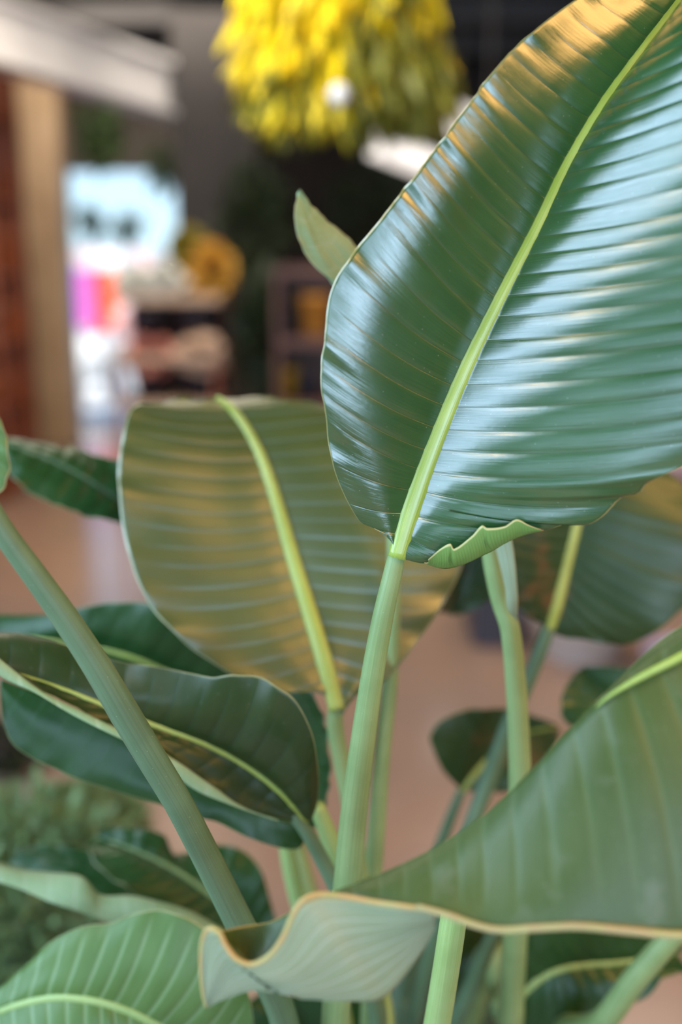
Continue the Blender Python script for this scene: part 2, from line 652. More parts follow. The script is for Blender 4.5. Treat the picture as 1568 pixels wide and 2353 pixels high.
def leafcloud(name, centers, dirs, length, width, mats, parent, curve=0.25, midx=None):
    """many small lens-shaped leaves as one foliage mesh"""
    V_, F_, MI = [], [], []
    for q, (c, d) in enumerate(zip(centers, dirs)):
        d = np.array(d, float)
        d /= np.linalg.norm(d)
        side = np.cross(d, rng.normal(size=3))
        side /= np.linalg.norm(side)
        nn = np.cross(side, d)
        L_ = length * (0.7 + 0.6 * rng.random())
        W_ = width * (0.7 + 0.6 * rng.random())
        o = len(V_)
        c = np.array(c, float)
        V_ += [c, c + d * L_ * .35 + side * W_ * .5 + nn * curve * L_ * .12, c + d * L_ * .35 - side * W_ * .5 + nn * curve * L_ * .12,
               c + d * L_ * .7 + side * W_ * .38 + nn * curve * L_ * .1, c + d * L_ * .7 - side * W_ * .38 + nn * curve * L_ * .1,
               c + d * L_ - nn * curve * L_ * .15]
        F_ += [(o, o + 1, o + 2), (o + 1, o + 3, o + 4, o + 2), (o + 3, o + 5, o + 4)]
        k = 0 if midx is None else midx[q]
        MI += [k] * 3
    return new_mesh(name, V_, F_, mats, parent, midx=MI)


# ============================================================ THE SHOP
def floor_mat():
    m, N, L, B = nm('stained_concrete')
    t = N.new('ShaderNodeTexCoord').outputs['Object']
    n1 = noise_(N, L, t, 0.9, 4, 0.55)
    n2 = noise_(N, L, t, 5.0, 4, 0.6)
    col = mixc(N, L, sstep(N, L, n1, 0.35, 0.65), (0.315, 0.205, 0.145), (0.27, 0.195, 0.155))
    col = mixc(N, L, math_(N, L, 'MULTIPLY', sstep(N, L, n2, 0.5, 0.75), 0.5), col, (0.22, 0.15, 0.13))
    L.new(col, B.inputs['Base Color'])
    L.new(math_(N, L, 'ADD', 0.08, math_(N, L, 'MULTIPLY', n2, 0.16)), B.inputs['Roughness'])
    return m


XL, XR, YB, YF, ZC = -2.9, 3.3, -2.4, 9.6, 3.25
struct(box('floor', XL - .2, XR + .2, YB - .2, YF, -0.1, 0, floor_mat()))
CEIL = plain('ceiling_grey', (0.035, 0.032, 0.030), (0.022, 0.02, 0.019), 0.8, 1.2)
struct(box('ceiling', XL - .2, XR + .2, YB - .2, YF + .15, ZC, ZC + .1, CEIL))
DARKWALL = plain('dark_painted_wall', (0.030, 0.024, 0.022), (0.018, 0.013, 0.012), 0.8, 2)
WALLM = plain('warm_grey_wall', (0.30, 0.27, 0.23), (0.24, 0.21, 0.18), 0.8, 3)
# far wall with the doorway at its left end
dx0, dx1 = P(120, 700, YF)[0], P(455, 700, YF)[0]
dz = P(250, 392, YF)[2]
struct(boxes('wall_back', [(dx1, XR + .2, YF, YF + .15, 0, ZC), (XL - .2, dx0, YF, YF + .15, 0, ZC)], DARKWALL))
zt_ = P(300, 205, YF)[2]
struct(box('wall_transom', dx0, dx1, YF, YF + .15, dz, zt_, WALLM))
struct(box('wall_header', dx0, dx1, YF, YF + .15, zt_, ZC, DARKWALL))
struct(box('wall_left', XL - .15, XL, 1.1, YF, 0, ZC, plain('red_brown_wall', (0.10, 0.018, 0.010), (0.06, 0.012, 0.01), 0.6, 2)))
struct(boxes('wall_left_front', [(XL - .15, XL, YB, -1.3, 0, ZC), (XL - .15, XL, -1.3, 1.1, 0, .75), (XL - .15, XL, -1.3, 1.1, 3.0, ZC)], WALLM))
struct(boxes('wall_right', [(XR, XR + .15, YB, -.25, 0, ZC), (XR, XR + .15, -.25, 1.35, 0, .75), (XR, XR + .15, -.25, 1.35, 2.75, ZC),
                            (XR, XR + .15, 1.35, YF, 0, ZC)], DARKWALL))
COLD = plain('charcoal_wall', (0.05, 0.048, 0.05), (0.035, 0.033, 0.035), 0.7, 2)
wb = [(XL, XR, YB - .15, YB, 0, .75), (XL, XR, YB - .15, YB, 2.75, ZC)]
for a, b in ((XL, -2.65), (-1.25, -1.15), (.25, .4), (1.8, XR)):
    wb.append((a, b, YB - .15, YB, .75, 2.75))
struct(boxes('wall_front', wb, COLD))
WHITE = plain('white_paint', (0.75, 0.74, 0.74), (0.66, 0.65, 0.66), 0.45, 3)
BLACKM = plain('black_metal', (0.02, 0.02, 0.022), None, 0.4, 10)
k = 0
for xw in (-1.95, -0.45, 1.1):
    k += 1
    a, b = xw - .7, xw + .7
    struct(boxes('window_%d' % k, [(a, b, YB - .1, YB - .04, .75, .8), (a, b, YB - .1, YB - .04, 2.7, 2.75), (a, a + .04, YB - .1, YB - .04, .75, 2.75),
                                   (b - .04, b, YB - .1, YB - .04, .75, 2.75)], BLACKM))

# wide dark column right of the doorway
COLM = plain('column_grey', (0.036, 0.031, 0.029), (0.027, 0.023, 0.022), 0.7, 1.5)
ca, cb = P(405, 500, 7.4)[0], P(592, 500, 7.4)[0]
struct(box('pillar', ca, cb, 7.4, 7.95, 0, ZC, COLM, bev=.01))
# ceiling beams
bl = []
for yy in (4.6, 6.2, 7.9, 9.0):
    bl.append((XL, XR, yy, yy + .12, ZC - .18, ZC - .002))
struct(boxes('beam', bl, plain('beam_grey', (0.085, 0.08, 0.08), (0.06, 0.055, 0.055), 0.6, 2)))

# timber post beside the doorway
OAK = plain('oak_timber', (0.62, 0.44, 0.27), (0.52, 0.36, 0.21), 0.5, 3)
pa_, pb_ = P(70, 700, 8.3)[0], P(156, 700, 8.3)[0]
struct(box('trim_post', pa_, pb_, 8.3, 8.6, 0, ZC, OAK, bev=.01))

# white steel roof girder running to the pillar
def girder(name, p0, p1, h, wd, mat, parent=None):
    p0, p1 = Vector(p0), Vector(p1)
    d = (p1 - p0)
    L_ = d.length
    M_ = Matrix.Translation(p0) @ d.to_track_quat('X', 'Z').to_matrix().to_4x4()
    parts = []
    for (a, b, c, e) in ((-wd / 2, wd / 2, -h / 2, -h / 2 + .03), (-wd / 2, wd / 2, h / 2 - .03, h / 2), (-.02, .02, -h / 2, h / 2)):
        v, f = box_data(0, L_, a, b, c, e)
        parts.append(([M_ @ Vector(x) for x in v], f))
    V_, F_ = merge(parts)
    return new_mesh(name, V_, F_, mat, parent, smooth=False)


g0, g1 = P(-120, 40, 5.8), P(412, 215, 7.6)
tag(girder('roof_girder', g0, g1, .34, .2, WHITE), 'white steel girder crossing high up towards the dark grey pillar', 'girder')

# ---- outdoors beyond the doorway
struct(box('ground', -9, 6, YF, 40, -0.12, -0.02, plain('pale_pavement', (0.55, 0.54, 0.52), (0.46, 0.45, 0.44), 0.8, 1)))
# car
t = thing('parked_car', 'bright white car parked outside the doorway', 'car', (-4.6, 15.5, -.02))
CARW = plain('car_white', (0.85, 0.80, 0.80), None, 0.25, 1)
prof = [(-2.1, .35), (-2.1, .8), (-1.5, .95), (-.9, 1.42), (.6, 1.45), (1.3, 1.0), (2.05, .85), (2.1, .35)]
V_ = [(-4.6 + a, 15.5 + yy, z) for yy in (-.85, .85) for a, z in prof]
n_ = len(prof)
F_ = [tuple(range(n_)), tuple(range(2 * n_ - 1, n_ - 1, -1))] + [(i, n_ + i, n_ + (i + 1) % n_, (i + 1) % n_) for i in range(n_)]
new_mesh('body', V_, F_, CARW, t, smooth=False)
gp = [(-1.4, .97), (-.85, 1.36), (.55, 1.38), (1.15, 1.0)]
V_ = [(-4.6 + a, 15.5 - .87 + yy, z) for yy in (0, .01) for a, z in gp]
new_mesh('side_window', V_, [(0, 1, 2, 3), (7, 6, 5, 4), (0, 4, 5, 1), (1, 5, 6, 2), (2, 6, 7, 3), (3, 7, 4, 0)], plain('car_glass', (.3, .32, .36), None, .1, 2), t, smooth=False)
for xo in (-1.3, 1.35):
    v, f = [], []
    for yy in (14.6, 14.82):
        for j in range(24):
            a = 2 * math.pi * j / 24
            v.append((-4.6 + xo + .33 * math.cos(a), yy, .32 + .33 * math.sin(a)))
    f = [(j, (j + 1) % 24, 24 + (j + 1) % 24, 24 + j) for j in range(24)] + [tuple(range(24))[::-1], tuple(range(24, 48))]
    new_mesh('wheel', v, f, BLACKM, t, smooth=False)

# striped banner on poles outside
def stripes():
    m, N, L, B = nm('banner_stripes')
    tcx = N.new('ShaderNodeTexCoord').outputs['UV']
    s_ = N.new('ShaderNodeSeparateXYZ')
    L.new(tcx, s_.inputs[0])
    r = N.new('ShaderNodeValToRGB')
    r.color_ramp.interpolation = 'CONSTANT'
    e = r.color_ramp.elements
    e[0].color = (0.36, 0.17, 0.80, 1)
    e[1].position = .36
    e[1].color = (0.85, 0.13, 0.45, 1)
    for p_, c_ in ((.60, (0.90, 0.08, 0.02, 1)), (.86, (0.92, 0.16, 0.06, 1))):
        x = e.new(p_)
        x.color = c_
    L.new(s_.outputs[0], r.inputs[0])
    L.new(r.outputs[0], B.inputs['Base Color'])
    B.inputs['Roughness'].default_value = .7
    return m


Yb = 11.9
b0, b1 = P(140, 752, Yb), P(270, 618, Yb)
t = thing('striped_banner', 'purple pink and red striped banner standing outside the doorway', 'banner', (b0[0], Yb, -.02))
v, f = box_data(b0[0], b1[0], Yb, Yb + .02, b0[2], b1[2])
uvs = []
for ff in f:
    for i in ff:
        uvs.append(((v[i][0] - b0[0]) / (b1[0] - b0[0]), (v[i][2] - b0[2]) / (b1[2] - b0[2])))
new_mesh('banner_cloth', v, f, stripes(), t, uvs, smooth=False)
for xx in (b0[0] - .01, b1[0] - .01):
    box('pole', xx, xx + .025, Yb + .02, Yb + .045, -.02, b1[2], WHITE, t)

# white sacks and round planters just outside
WH2 = plain('white_ceramic', (0.88, 0.88, 0.86), (0.8, 0.8, 0.78), 0.4, 4)  # plain white, used indoors as well
PINKW = plain('pale_pink_ceramic', (0.85, 0.52, 0.46), (0.8, 0.42, 0.38), 0.4, 4)


def outpot(px, py, Y, wpx, hpx, mat, lab, grp=None):
    c = P(px, py, Y)
    r = wpx / 2 / F * Y
    h = hpx / F * Y
    z0 = c[2] - h / 2
    o = lathe('planter', [(0.001, 0), (r * .65, 0), (r * .95, h * .25), (r, h * .6), (r * .92, h), (r * .82, h), (r * .8, h * .8), (.001, h * .8)],
              (c[0], Y, z0), mat)
    tag(o, lab, 'planter', grp)
    return o, c, r, z0


stepY = 10.4
def outstand(name, x0, x1, y0, y1, z1, mat, lab):
    o = boxes(name, [(x0, x1, y0, y1, z1 - .04, z1), (x0, x0 + .05, y0, y1, -.02, z1 - .04), (x1 - .05, x1, y0, y1, -.02, z1 - .04)], mat)
    return tag(o, lab, 'stand')


o, c, r, z0 = outpot(268, 632, 12.4, 74, 100, WH2, 'white round planter high on the stand right of the striped banner')
outstand('plant_stand', c[0] - r, c[0] + r, 12.2, 12.6, z0, WHITE, 'white stand outside carrying the highest white planter')
o, c, r, z0 = outpot(286, 742, 11.7, 44, 66, PINKW, 'small pale pink planter at the right end outside the doorway')
outstand('plant_stand', c[0] - r, c[0] + r, 11.55, 11.85, z0, WHITE, 'narrow white stand carrying the small pale pink planter')
o, c, r, z0 = outpot(205, 825, 11.75, 110, 100, WH2, 'large white planter outside below the striped banner')
outstand('plant_stand', c[0] - r * .8, c[0] + r * .8, 11.55, 11.9, z0, plain('grey_block', (.4, .42, .45), None, .8, 4), 'low grey stand under the large white planter')
# sphere-like white pot near the post
c = P(229, 945, 11.3)
tag(lathe('garden_globe', [(0.001, 0)] + [(.105 * math.sin(a), .105 - .105 * math.cos(a)) for a in np.linspace(.15, math.pi - .01, 20)], (c[0], 11.25, -.02), WH2),
    'small white garden globe on the ground outside the doorway', 'globe')

# distant treeline and building roofs beyond the street
for i, (px, py, wp, hp) in enumerate(((208, 512, 26, 40), (292, 528, 34, 30))):
    c = P(px, py, 30)
    h = c[2] + .2
    t = thing('distant_tree', ['thin dark tree against the pale sky beyond the street', 'low dark tree on the right beyond the street'][i], 'tree', (c[0], 30, -.02))
    box('trunk', c[0] - .06, c[0] + .06, 29.94, 30.06, -.02, c[2], plain('bark', (.06, .04, .03), None, .9), t)
    cs = rng.normal(size=(260, 3)) * [.16, .2, .2] + [c[0], 30, c[2]]
    leafcloud('crown', cs, rng.normal(size=(260, 3)), .22, .12, [plain('far_foliage', (.02, .04, .012), None, .8)], t)
c = P(160, 590, 26)
tag(box('market_stall', c[0] - 1.2, c[0] + 1.9, 26, 28, -.02, c[2] + .15, plain('pink_canopy', (.85, .55, .5), (.8, .48, .45), .8, 1)),
    'long pale pink building across the street', 'building')

# ---- hanging plants in the doorway
G1 = plain('hanging_green', (0.035, 0.075, 0.012), (0.05, 0.10, 0.02), .6, 20)
G2 = plain('deep_green', (0.014, 0.028, 0.010), (0.025, 0.045, 0.015), .6, 20)
G3 = plain('mossy_green', (0.13, 0.21, 0.07), (0.19, 0.28, 0.11), .6, 20)


def bushy(name, lab, px, py, Y, rx, rz, n, mat, hang=True, pot=None, length=.09, width=.04, cat='plant', group=None, ground=0.0):
    c = P(px, py, Y)
    if hang:
        t = thing(name, lab, cat, (c[0], Y, ZC), group)
        top = c[2] + rz * .3
        lathe('pot', [(.001, 0), (rx * .3, 0), (rx * .42, rz * .5), (rx * .38, rz * .5), (.001, rz * .4)], (c[0], Y, top - rz * .3), BLACKM, t, 20)
        box('hanging_cord', c[0] - .004, c[0] + .004, Y - .004, Y + .004, top, ZC - .002, BLACKM, t)
    else:
        t = thing(name, lab, cat, (c[0], Y, ground), group)
        pr = rx * .5
        ph = max(.12, (c[2] - ground - rz * .55))
        ph = min(ph, .3)
        lathe('pot', [(.001, 0), (pr * .7, 0), (pr, ph), (pr * .92, ph), (.001, ph * .9)], (c[0], Y, ground), pot or BLACKM, t, 24)
        lathe('stem', [(.012, 0), (.009, max(.05, c[2] - ground - ph * .9))], (c[0], Y, ground + ph * .9), G2, t, 8)
    d = rng.normal(size=(n, 3))
    d /= np.linalg.norm(d, axis=1)[:, None]
    rad = rng.random(n) ** .45
    cs = d * rad[:, None] * [rx, rx, rz] + [c[0], Y, c[2]]
    dd = d + np.array([0, 0, -.5 if hang else .4]) + rng.normal(size=(n, 3)) * .4
    leafcloud('foliage', cs, dd, length, width, [mat], t)
    return t


bushy('hanging_plant', 'dark green trailing plant hanging above the bright doorway', 232, 310, 8.1, .13, .25, 300, G1)
bushy('hanging_plant', 'sparse green trailing plant hanging beside the grey pillar', 375, 385, 8.4, .10, .16, 130, G1)

# ---- left wooden shelving with pots
RED = plain('red_brown_timber', (0.30, 0.075, 0.018), (0.20, 0.045, 0.012), 0.5, 3)
sx1 = P(78, 900, 6.9)[0]
zs = [0.05, .55, .95, 1.35, 1.8, 2.3]
t = thing('wall_shelf_unit', 'tall red brown timber shelf unit on the wall behind the oak post', 'shelf', (XL + .2, 6.9, 0))
x0s = XL + .01
for z in zs:
    box('shelf', x0s, sx1 - .03, 6.3, 6.9, z, z + .035, RED, t)
box('upright', sx1 - .03, sx1, 6.3, 6.34, 0, 3.0, RED, t)
box('upright', sx1 - .03, sx1, 6.86, 6.9, 0, 3.0, RED, t)
box('back_panel', x0s, sx1 - .03, 6.9, 6.93, 0, 3.0, RED, t)
ORG = plain('terracotta_orange', (0.62, 0.22, 0.06), (0.5, 0.15, 0.04), .6, 8)
PEACH = plain('peach_ceramic', (0.65, 0.36, 0.2), None, .5, 8)
GRNP = plain('green_glaze', (0.04, 0.09, 0.03), None, .4, 8)


def pot_at(x, y, z, r, h, mat, lab, grp=None, name='plant_pot', cat='pot'):
    o = lathe(name, [(.001, 0), (r * .72, 0), (r, h * .9), (r * 1.06, h * .9), (r * 1.06, h), (r * .93, h), (r * .85, h * .75), (.001, h * .75)], (x, y, z), mat, seg=24)
    return tag(o, lab, cat, grp)


px_ = sx1 - .13
for z, m_, l_, h_ in ((zs[4] + .035, GRNP, 'dark green pot on the top board of the wall shelf unit', .17), (zs[3] + .035, ORG, 'large terracotta pot on the second board of the wall shelf unit', .26),
                  (zs[2] + .035, PEACH, 'peach coloured pot on the third board of the wall shelf unit', .2), (zs[1] + .035, ORG, 'short terracotta pot on the lower board of the wall shelf unit', .15),
                  (zs[0] + .035, GRNP, 'dark green pot at the foot of the wall shelf unit', .2)):
    pot_at(px_, 6.5, z, .09, h_, m_, l_)

# ---- yellow hanging spray
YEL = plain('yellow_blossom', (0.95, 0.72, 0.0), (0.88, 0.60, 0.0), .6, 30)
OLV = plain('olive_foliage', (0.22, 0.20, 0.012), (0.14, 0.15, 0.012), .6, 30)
cY = 3.3
c = P(765, -20, cY)
t = thing('yellow_hanging_plant', 'big bright yellow drooping plant hanging from the ceiling', 'plant', (c[0], cY, ZC))
lathe('basket', [(.001, 0), (.12, .02), (.17, .14), (.16, .14), (.001, .12)], (c[0], cY, c[2] + .05), BLACKM, t, 24)
for a in (0, 2.1, 4.2):
    p0 = np.array([c[0] + .16 * math.cos(a), cY + .16 * math.sin(a), c[2] + .19])
    p1 = np.array([c[0], cY, ZC - .002])
    d_ = (p1 - p0)
    v, f = box_data(-.004, .004, -.004, .004, 0, float(np.linalg.norm(d_)))
    M_ = Matrix.Translation(Vector(p0)) @ Vector(d_).to_track_quat('Z', 'Y').to_matrix().to_4x4()
    new_mesh('hanging_cord', [M_ @ Vector(x) for x in v], f, BLACKM, t, smooth=False)
n = 4200
cs, dd, mi = [], [], []
for i in range(n):
    a = rng.random() * 2 * math.pi
    hgt = rng.random()
    zpx = -150 + hgt * 430
    half = np.interp(zpx, [-150, 0, 120, 230, 300, 360], [180, 195, 215, 230, 170, 110])
    rr_ = math.sqrt(rng.random()) * half / F * cY
    pc = P(800 if zpx > 180 else 782, zpx, cY)
    cs.append((pc[0] + rr_ * math.cos(a), cY + rr_ * math.sin(a) * .8, pc[2] + .06))
    dd.append((math.cos(a) * .2 + rng.normal() * .22, math.sin(a) * .2 + rng.normal() * .22, -1 + rng.random() * .3))
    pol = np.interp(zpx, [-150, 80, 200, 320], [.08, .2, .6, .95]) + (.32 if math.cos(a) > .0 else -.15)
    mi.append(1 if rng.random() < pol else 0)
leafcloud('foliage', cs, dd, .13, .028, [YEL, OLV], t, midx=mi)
c2 = P(780, 215, cY - .3)
lathe('blossom', [(.001, 0)] + [(.028 * math.sin(a), .028 - .028 * math.cos(a)) for a in np.linspace(.2, math.pi - .01, 14)], (c2[0], cY - .3, c2[2] - .03), WH2, t, 16)
light('added_spotlight', 'SPOT', (c[0] - .9, 2.2, ZC - .12), (c[0] - .05, cY, c[2] - .05), 200, (1.0, 0.93, 0.8), spot_size=.8, spot_blend=.6, shadow_soft_size=.05)  # unseen spot added to brighten the yellow foliage

# ---- linear lamps under the ceiling at the right
LAMP = plain('lamp_white', (0.9, 0.87, 0.84), None, .4, 2)
LAMP.node_tree.nodes['Principled BSDF'].inputs['Emission Color'].default_value = (1, .93, .88, 1)
LAMP.node_tree.nodes['Principled BSDF'].inputs['Emission Strength'].default_value = .75
for (a, b, lab) in (((940, 225, 5.6), (1150, 320, 6.6), 'upper white linear lamp hanging right of the yellow plant'),
                    ((868, 330, 6.4), (1075, 415, 7.4), 'lower white linear lamp hanging behind the big leaf edge')):
    p0, p1 = P(*a), P(*b)
    t = thing('linear_lamp', lab, 'lamp', tuple((p0 + p1) / 2 * [1, 1, 0] + [0, 0, ZC]))
    girder('lamp_housing', p0, p1, .14, .12, LAMP, t)
    for q in (.15, .85):
        pp = p0 * (1 - q) + p1 * q
        box('hanging_cord', pp[0] - .006, pp[0] + .006, pp[1] - .006, pp[1] + .006, pp[2] + .06, ZC - .002, BLACKM, t)

# ---- tiered display table with buckets
WOOD = plain('pale_table_wood', (0.50, 0.36, 0.26), (0.42, 0.29, 0.2), .5, 4)
NAVY = plain('navy_bucket', (0.022, 0.024, 0.045), (0.03, 0.03, 0.05), .4, 6)
Yt = 5.9
for idx, (ytop, yo, lab) in enumerate(((676, .25, 'upper tier of pale wooden display bench beneath the white and yellow flowers'),)):
    a0, a1 = P(288, ytop, Yt + yo), P(515, ytop, Yt + yo)
    top = a0[2]
    l1 = P(300, 815, Yt - .15)[2]
    l2 = P(300, 935, Yt - .3)[2]
    t = thing('display_rack', 'pale wooden flower display rack with dark buckets between its boards', 'rack', ((a0[0] + a1[0]) / 2, Yt, 0))
    box('board', a0[0], a1[0], Yt, Yt + .45, top - .04, top, WOOD, t)
    box('board', a0[0], a1[0], Yt - .15, Yt + .45, l1 - .04, l1, WOOD, t)
    box('board', a0[0], a1[0], Yt - .15, Yt + .45, l2 - .04, l2, WOOD, t)
    box('back_panel', a0[0], a1[0], Yt + .45, Yt + .47, 0, top - .02, plain('rack_back', (.05, .035, .03), None, .7, 3), t)
    for xx in (a0[0], (a0[0] + a1[0]) / 2 - .015, a1[0] - .03):
        box('upright', xx, xx + .03, Yt + .42, Yt + .45, 0, top - .04, RED, t)
    for xx in (a0[0], a1[0] - .03):
        box('leg', xx, xx + .03, Yt - .14, Yt - .11, 0, l1 - .04, RED, t)
xm = (a0[0] + a1[0]) / 2
hw = (a1[0] - a0[0]) / 4
bz = l1
names = [('dark navy bucket at the left on the middle board of the display rack', -1, l1, .23), ('dark navy bucket at the right on the middle board of the display rack', 1, l1, .23),
         ('dark navy bucket at the left on the lowest board of the display rack', -1, l2, .19), ('dark navy bucket at the right on the lowest board of the display rack', 1, l2, .19)]
for lab, sg, z, h in names:
    pot_at(xm + sg * hw, Yt + .12, z, .10, h, NAVY, lab, None, 'flower_bucket', 'bucket')
PINKF = plain('pink_petals', (0.62, 0.26, 0.2), (.5, .2, .16), .6, 40)
CREAMF = plain('cream_petals', (0.72, 0.55, 0.42), (.62, .45, .34), .6, 40)
WHITEF = plain('white_petals', (0.85, 0.86, 0.82), (.78, .8, .74), .6, 40)
GOLDF = plain('golden_petals', (0.66, 0.38, 0.05), (.55, .3, .04), .6, 40)


def bouquet(px, py, Y, wpx, hpx, mat, lab, zbase, n=160):
    c = P(px, py, Y)
    rx, rz = wpx / 2 / F * Y, hpx / 2 / F * Y
    t = thing('flower_bunch', lab, 'flowers', (c[0], Y, zbase))
    d = rng.normal(size=(n, 3))
    d /= np.linalg.norm(d, axis=1)[:, None]
    cs = d * (rng.random(n) ** .4)[:, None] * [rx, rx * .8, rz] + [c[0], Y, c[2]]
    leafcloud('petals', cs, d, .06, .07, [mat], t)
    lathe('wrapping', [(.03, 0), (rx * .7, max(.05, c[2] - zbase))], (c[0], Y, zbase), G2, t, 14)
    return t


bouquet(306, 650, Yt + .2, 46, 50, WHITEF, 'small bunch of white flowers at the left of the top board', top)
bouquet(375, 650, Yt + .2, 66, 62, WHITEF, 'fuller bunch of white flowers on the top board', top)
bouquet(485, 622, Yt + .25, 80, 100, GOLDF, 'large golden bunch of flowers at the right of the top board', top)
bouquet(432, 590, Yt + .5, 70, 100, plain('olive_yellow_petals', (.30, .24, .02), (.2, .17, .02), .6, 40), 'olive yellow bunch of flowers behind the white ones', top)
bouquet(348, 818, Yt - .04, 90, 58, PINKF, 'pink bunch of flowers laid before the left middle bucket', l1)
bouquet(460, 815, Yt - .04, 86, 60, CREAMF, 'cream bunch of flowers laid before the right middle bucket', l1)

# dark bushy plants right of the rack
for (px, py, Y, rx, rz, n_, lab) in ((585, 520, 6.9, .22, .34, 260, 'tall dark leafy plant right of the flower rack'),
                                     (602, 770, 6.15, .12, .32, 260, 'shorter dark leafy plant in front of the tall one'),
                                     (900, 480, 8.4, .50, .35, 300, 'dark broad leafy plant under the yellow hanging plant')):
    bushy('leafy_plant', lab, px, py, Y, rx, rz, n_, G2, hang=False, length=.12, width=.06)
pt = P(493, 505, 7.3)
# brown display case with orange and yellow goods
Yc = 5.2
q0, q1 = P(628, 600, Yc), P(1000, 600, Yc)
zt = P(640, 612, Yc)[2]
t = thing('open_bookcase', 'dark red brown open shelf case behind the upright leaf tip', 'shelf', ((q0[0] + q1[0]) / 2, Yc, 0))
BRN = plain('dark_brown_timber', (0.10, 0.04, 0.025), (0.07, 0.028, 0.02), .5, 3)
zz = [zt, P(640, 775, Yc)[2], P(640, 925, Yc)[2], .1]
for z in zz:
    box('shelf', q0[0] + .03, q1[0] - .03, Yc, Yc + .4, z - .05, z, BRN, t)
box('side_panel', q0[0], q0[0] + .03, Yc, Yc + .4, 0, zt, BRN, t)
box('side_panel', q1[0] - .03, q1[0], Yc, Yc + .4, 0, zt, BRN, t)
box('back_panel', q0[0], q1[0], Yc + .4, Yc + .42, 0, zt, BRN, t)
c = P(725, 700, Yc + .15)
pot_at(c[0], Yc + .15, zz[1], .085, .2, plain('orange_glaze', (.75, .34, .06), (.6, .25, .04), .4, 8), 'round orange pot on the upper board of the shelf case', None, 'orange_pot')
c = P(662, 880, Yc + .15)
pot_at(c[0], Yc + .15, zz[2], .05, .15, plain('yellow_glaze', (.55, .36, .02), None, .4, 8), 'small yellow pot on the middle board of the shelf case', None, 'yellow_pot')
c = P(705, 880, Yc + .15)
pot_at(c[0], Yc + .15, zz[2], .045, .12, plain('blue_glaze', (.04, .06, .09), None, .4, 8), 'small dull blue pot beside the yellow pot', None, 'blue_pot')

# ---- things on the floor at the right
c = PZ(1330, 1500, 0)
t = pot_at(c[0], c[1], 0, .20, .2, WH2, 'wide white ceramic pot on the floor under the dark right leaves', None, 'white_pot')
c = PZ(1500, 1560, 0)
pot_at(c[0] + .06, c[1] - .1, 0, .12, .15, plain('lilac_glass', (.45, .42, .6), (.3, .28, .42), .12, 20), 'glossy lilac pot on the floor right of the white pot', None, 'lilac_pot')
c = PZ(1225, 1500, 0)
box('storage_crate', c[0] - .22, c[0] - .02, c[1] + .05, c[1] + .45, 0, .28, plain('dark_crate', (.035, .035, .05), None, .4, 6), bev=.01)
tag(bpy.data.objects['storage_crate'], 'dark blue grey storage crate on the floor behind the sheathed stalk', 'crate')
c = PZ(1560, 1250, 0)
pot_at(c[0], c[1], 0, .3, .5, plain('pale_pink_pot', (.7, .5, .52), None, .4, 6), 'pale pink tall pot by the right edge above the dark leaf', None, 'pink_pot')

# ---- shrubs on the floor at the lower left
MOSSP = plain('shrub_pot_dark', (.02, .018, .016), None, .5, 6)
for (px, py, Y, rx, rz, lab) in ((60, 2080, 1.6, .20, .20, 'fuzzy light green shrub at the lower left behind the pale leaf'),
                                 (190, 1925, 2.15, .14, .12, 'small fuzzy green shrub above the lower left shrub'),
                                 (-90, 1930, 2.25, .13, .14, 'fuzzy green shrub cut off by the left edge')):
    bushy('fine_leaved_shrub', lab, px, py, Y, rx, rz, 2200, G3, hang=False, pot=MOSSP, length=.035, width=.016)
bushy('leafy_plant', 'dark plant at the left edge over the floor', 0, 1770, 2.8, .12, .14, 160, G2, hang=False, length=.08, width=.04)

# ============================================================ BIRD OF PARADISE PLANTS
POT = plain('matt_grey_pot', (0.18, 0.18, 0.18), None, .6, 12)
SOIL = plain('potting_soil', (0.035, 0.022, 0.014), (.02, .013, .01), .95, 60, bump=.6)


def plant_base(lab, x, y, r=.15, h=.34):
    t = thing('bird_of_paradise_plant', lab, 'plant', (x, y, 0), None)
    lathe('pot', [(.001, 0), (r * .75, 0), (r, h), (r * .93, h), (r * .9, h * .88)], (x, y, 0), POT, t, 40)
    lathe('soil', [(r * .905, h * .88), (.001, h * .9)], (x, y, 0), SOIL, t, 30)
    return t


PA = plant_base('central bird of paradise plant with the large glossy sharp leaf on the thick stalk', 0.0, .95)
PB = plant_base('bird of paradise plant behind on the right with dark drooping leaves and sheathed stalk', .16, 1.36)
PC = plant_base('nearest bird of paradise plant whose blurred leaf with golden margin reaches in at lower right', .62, .50)
PD = plant_base('low bird of paradise plant at the lower left with broad ribbed leaf', -.42, 1.02)
zs_ = .3

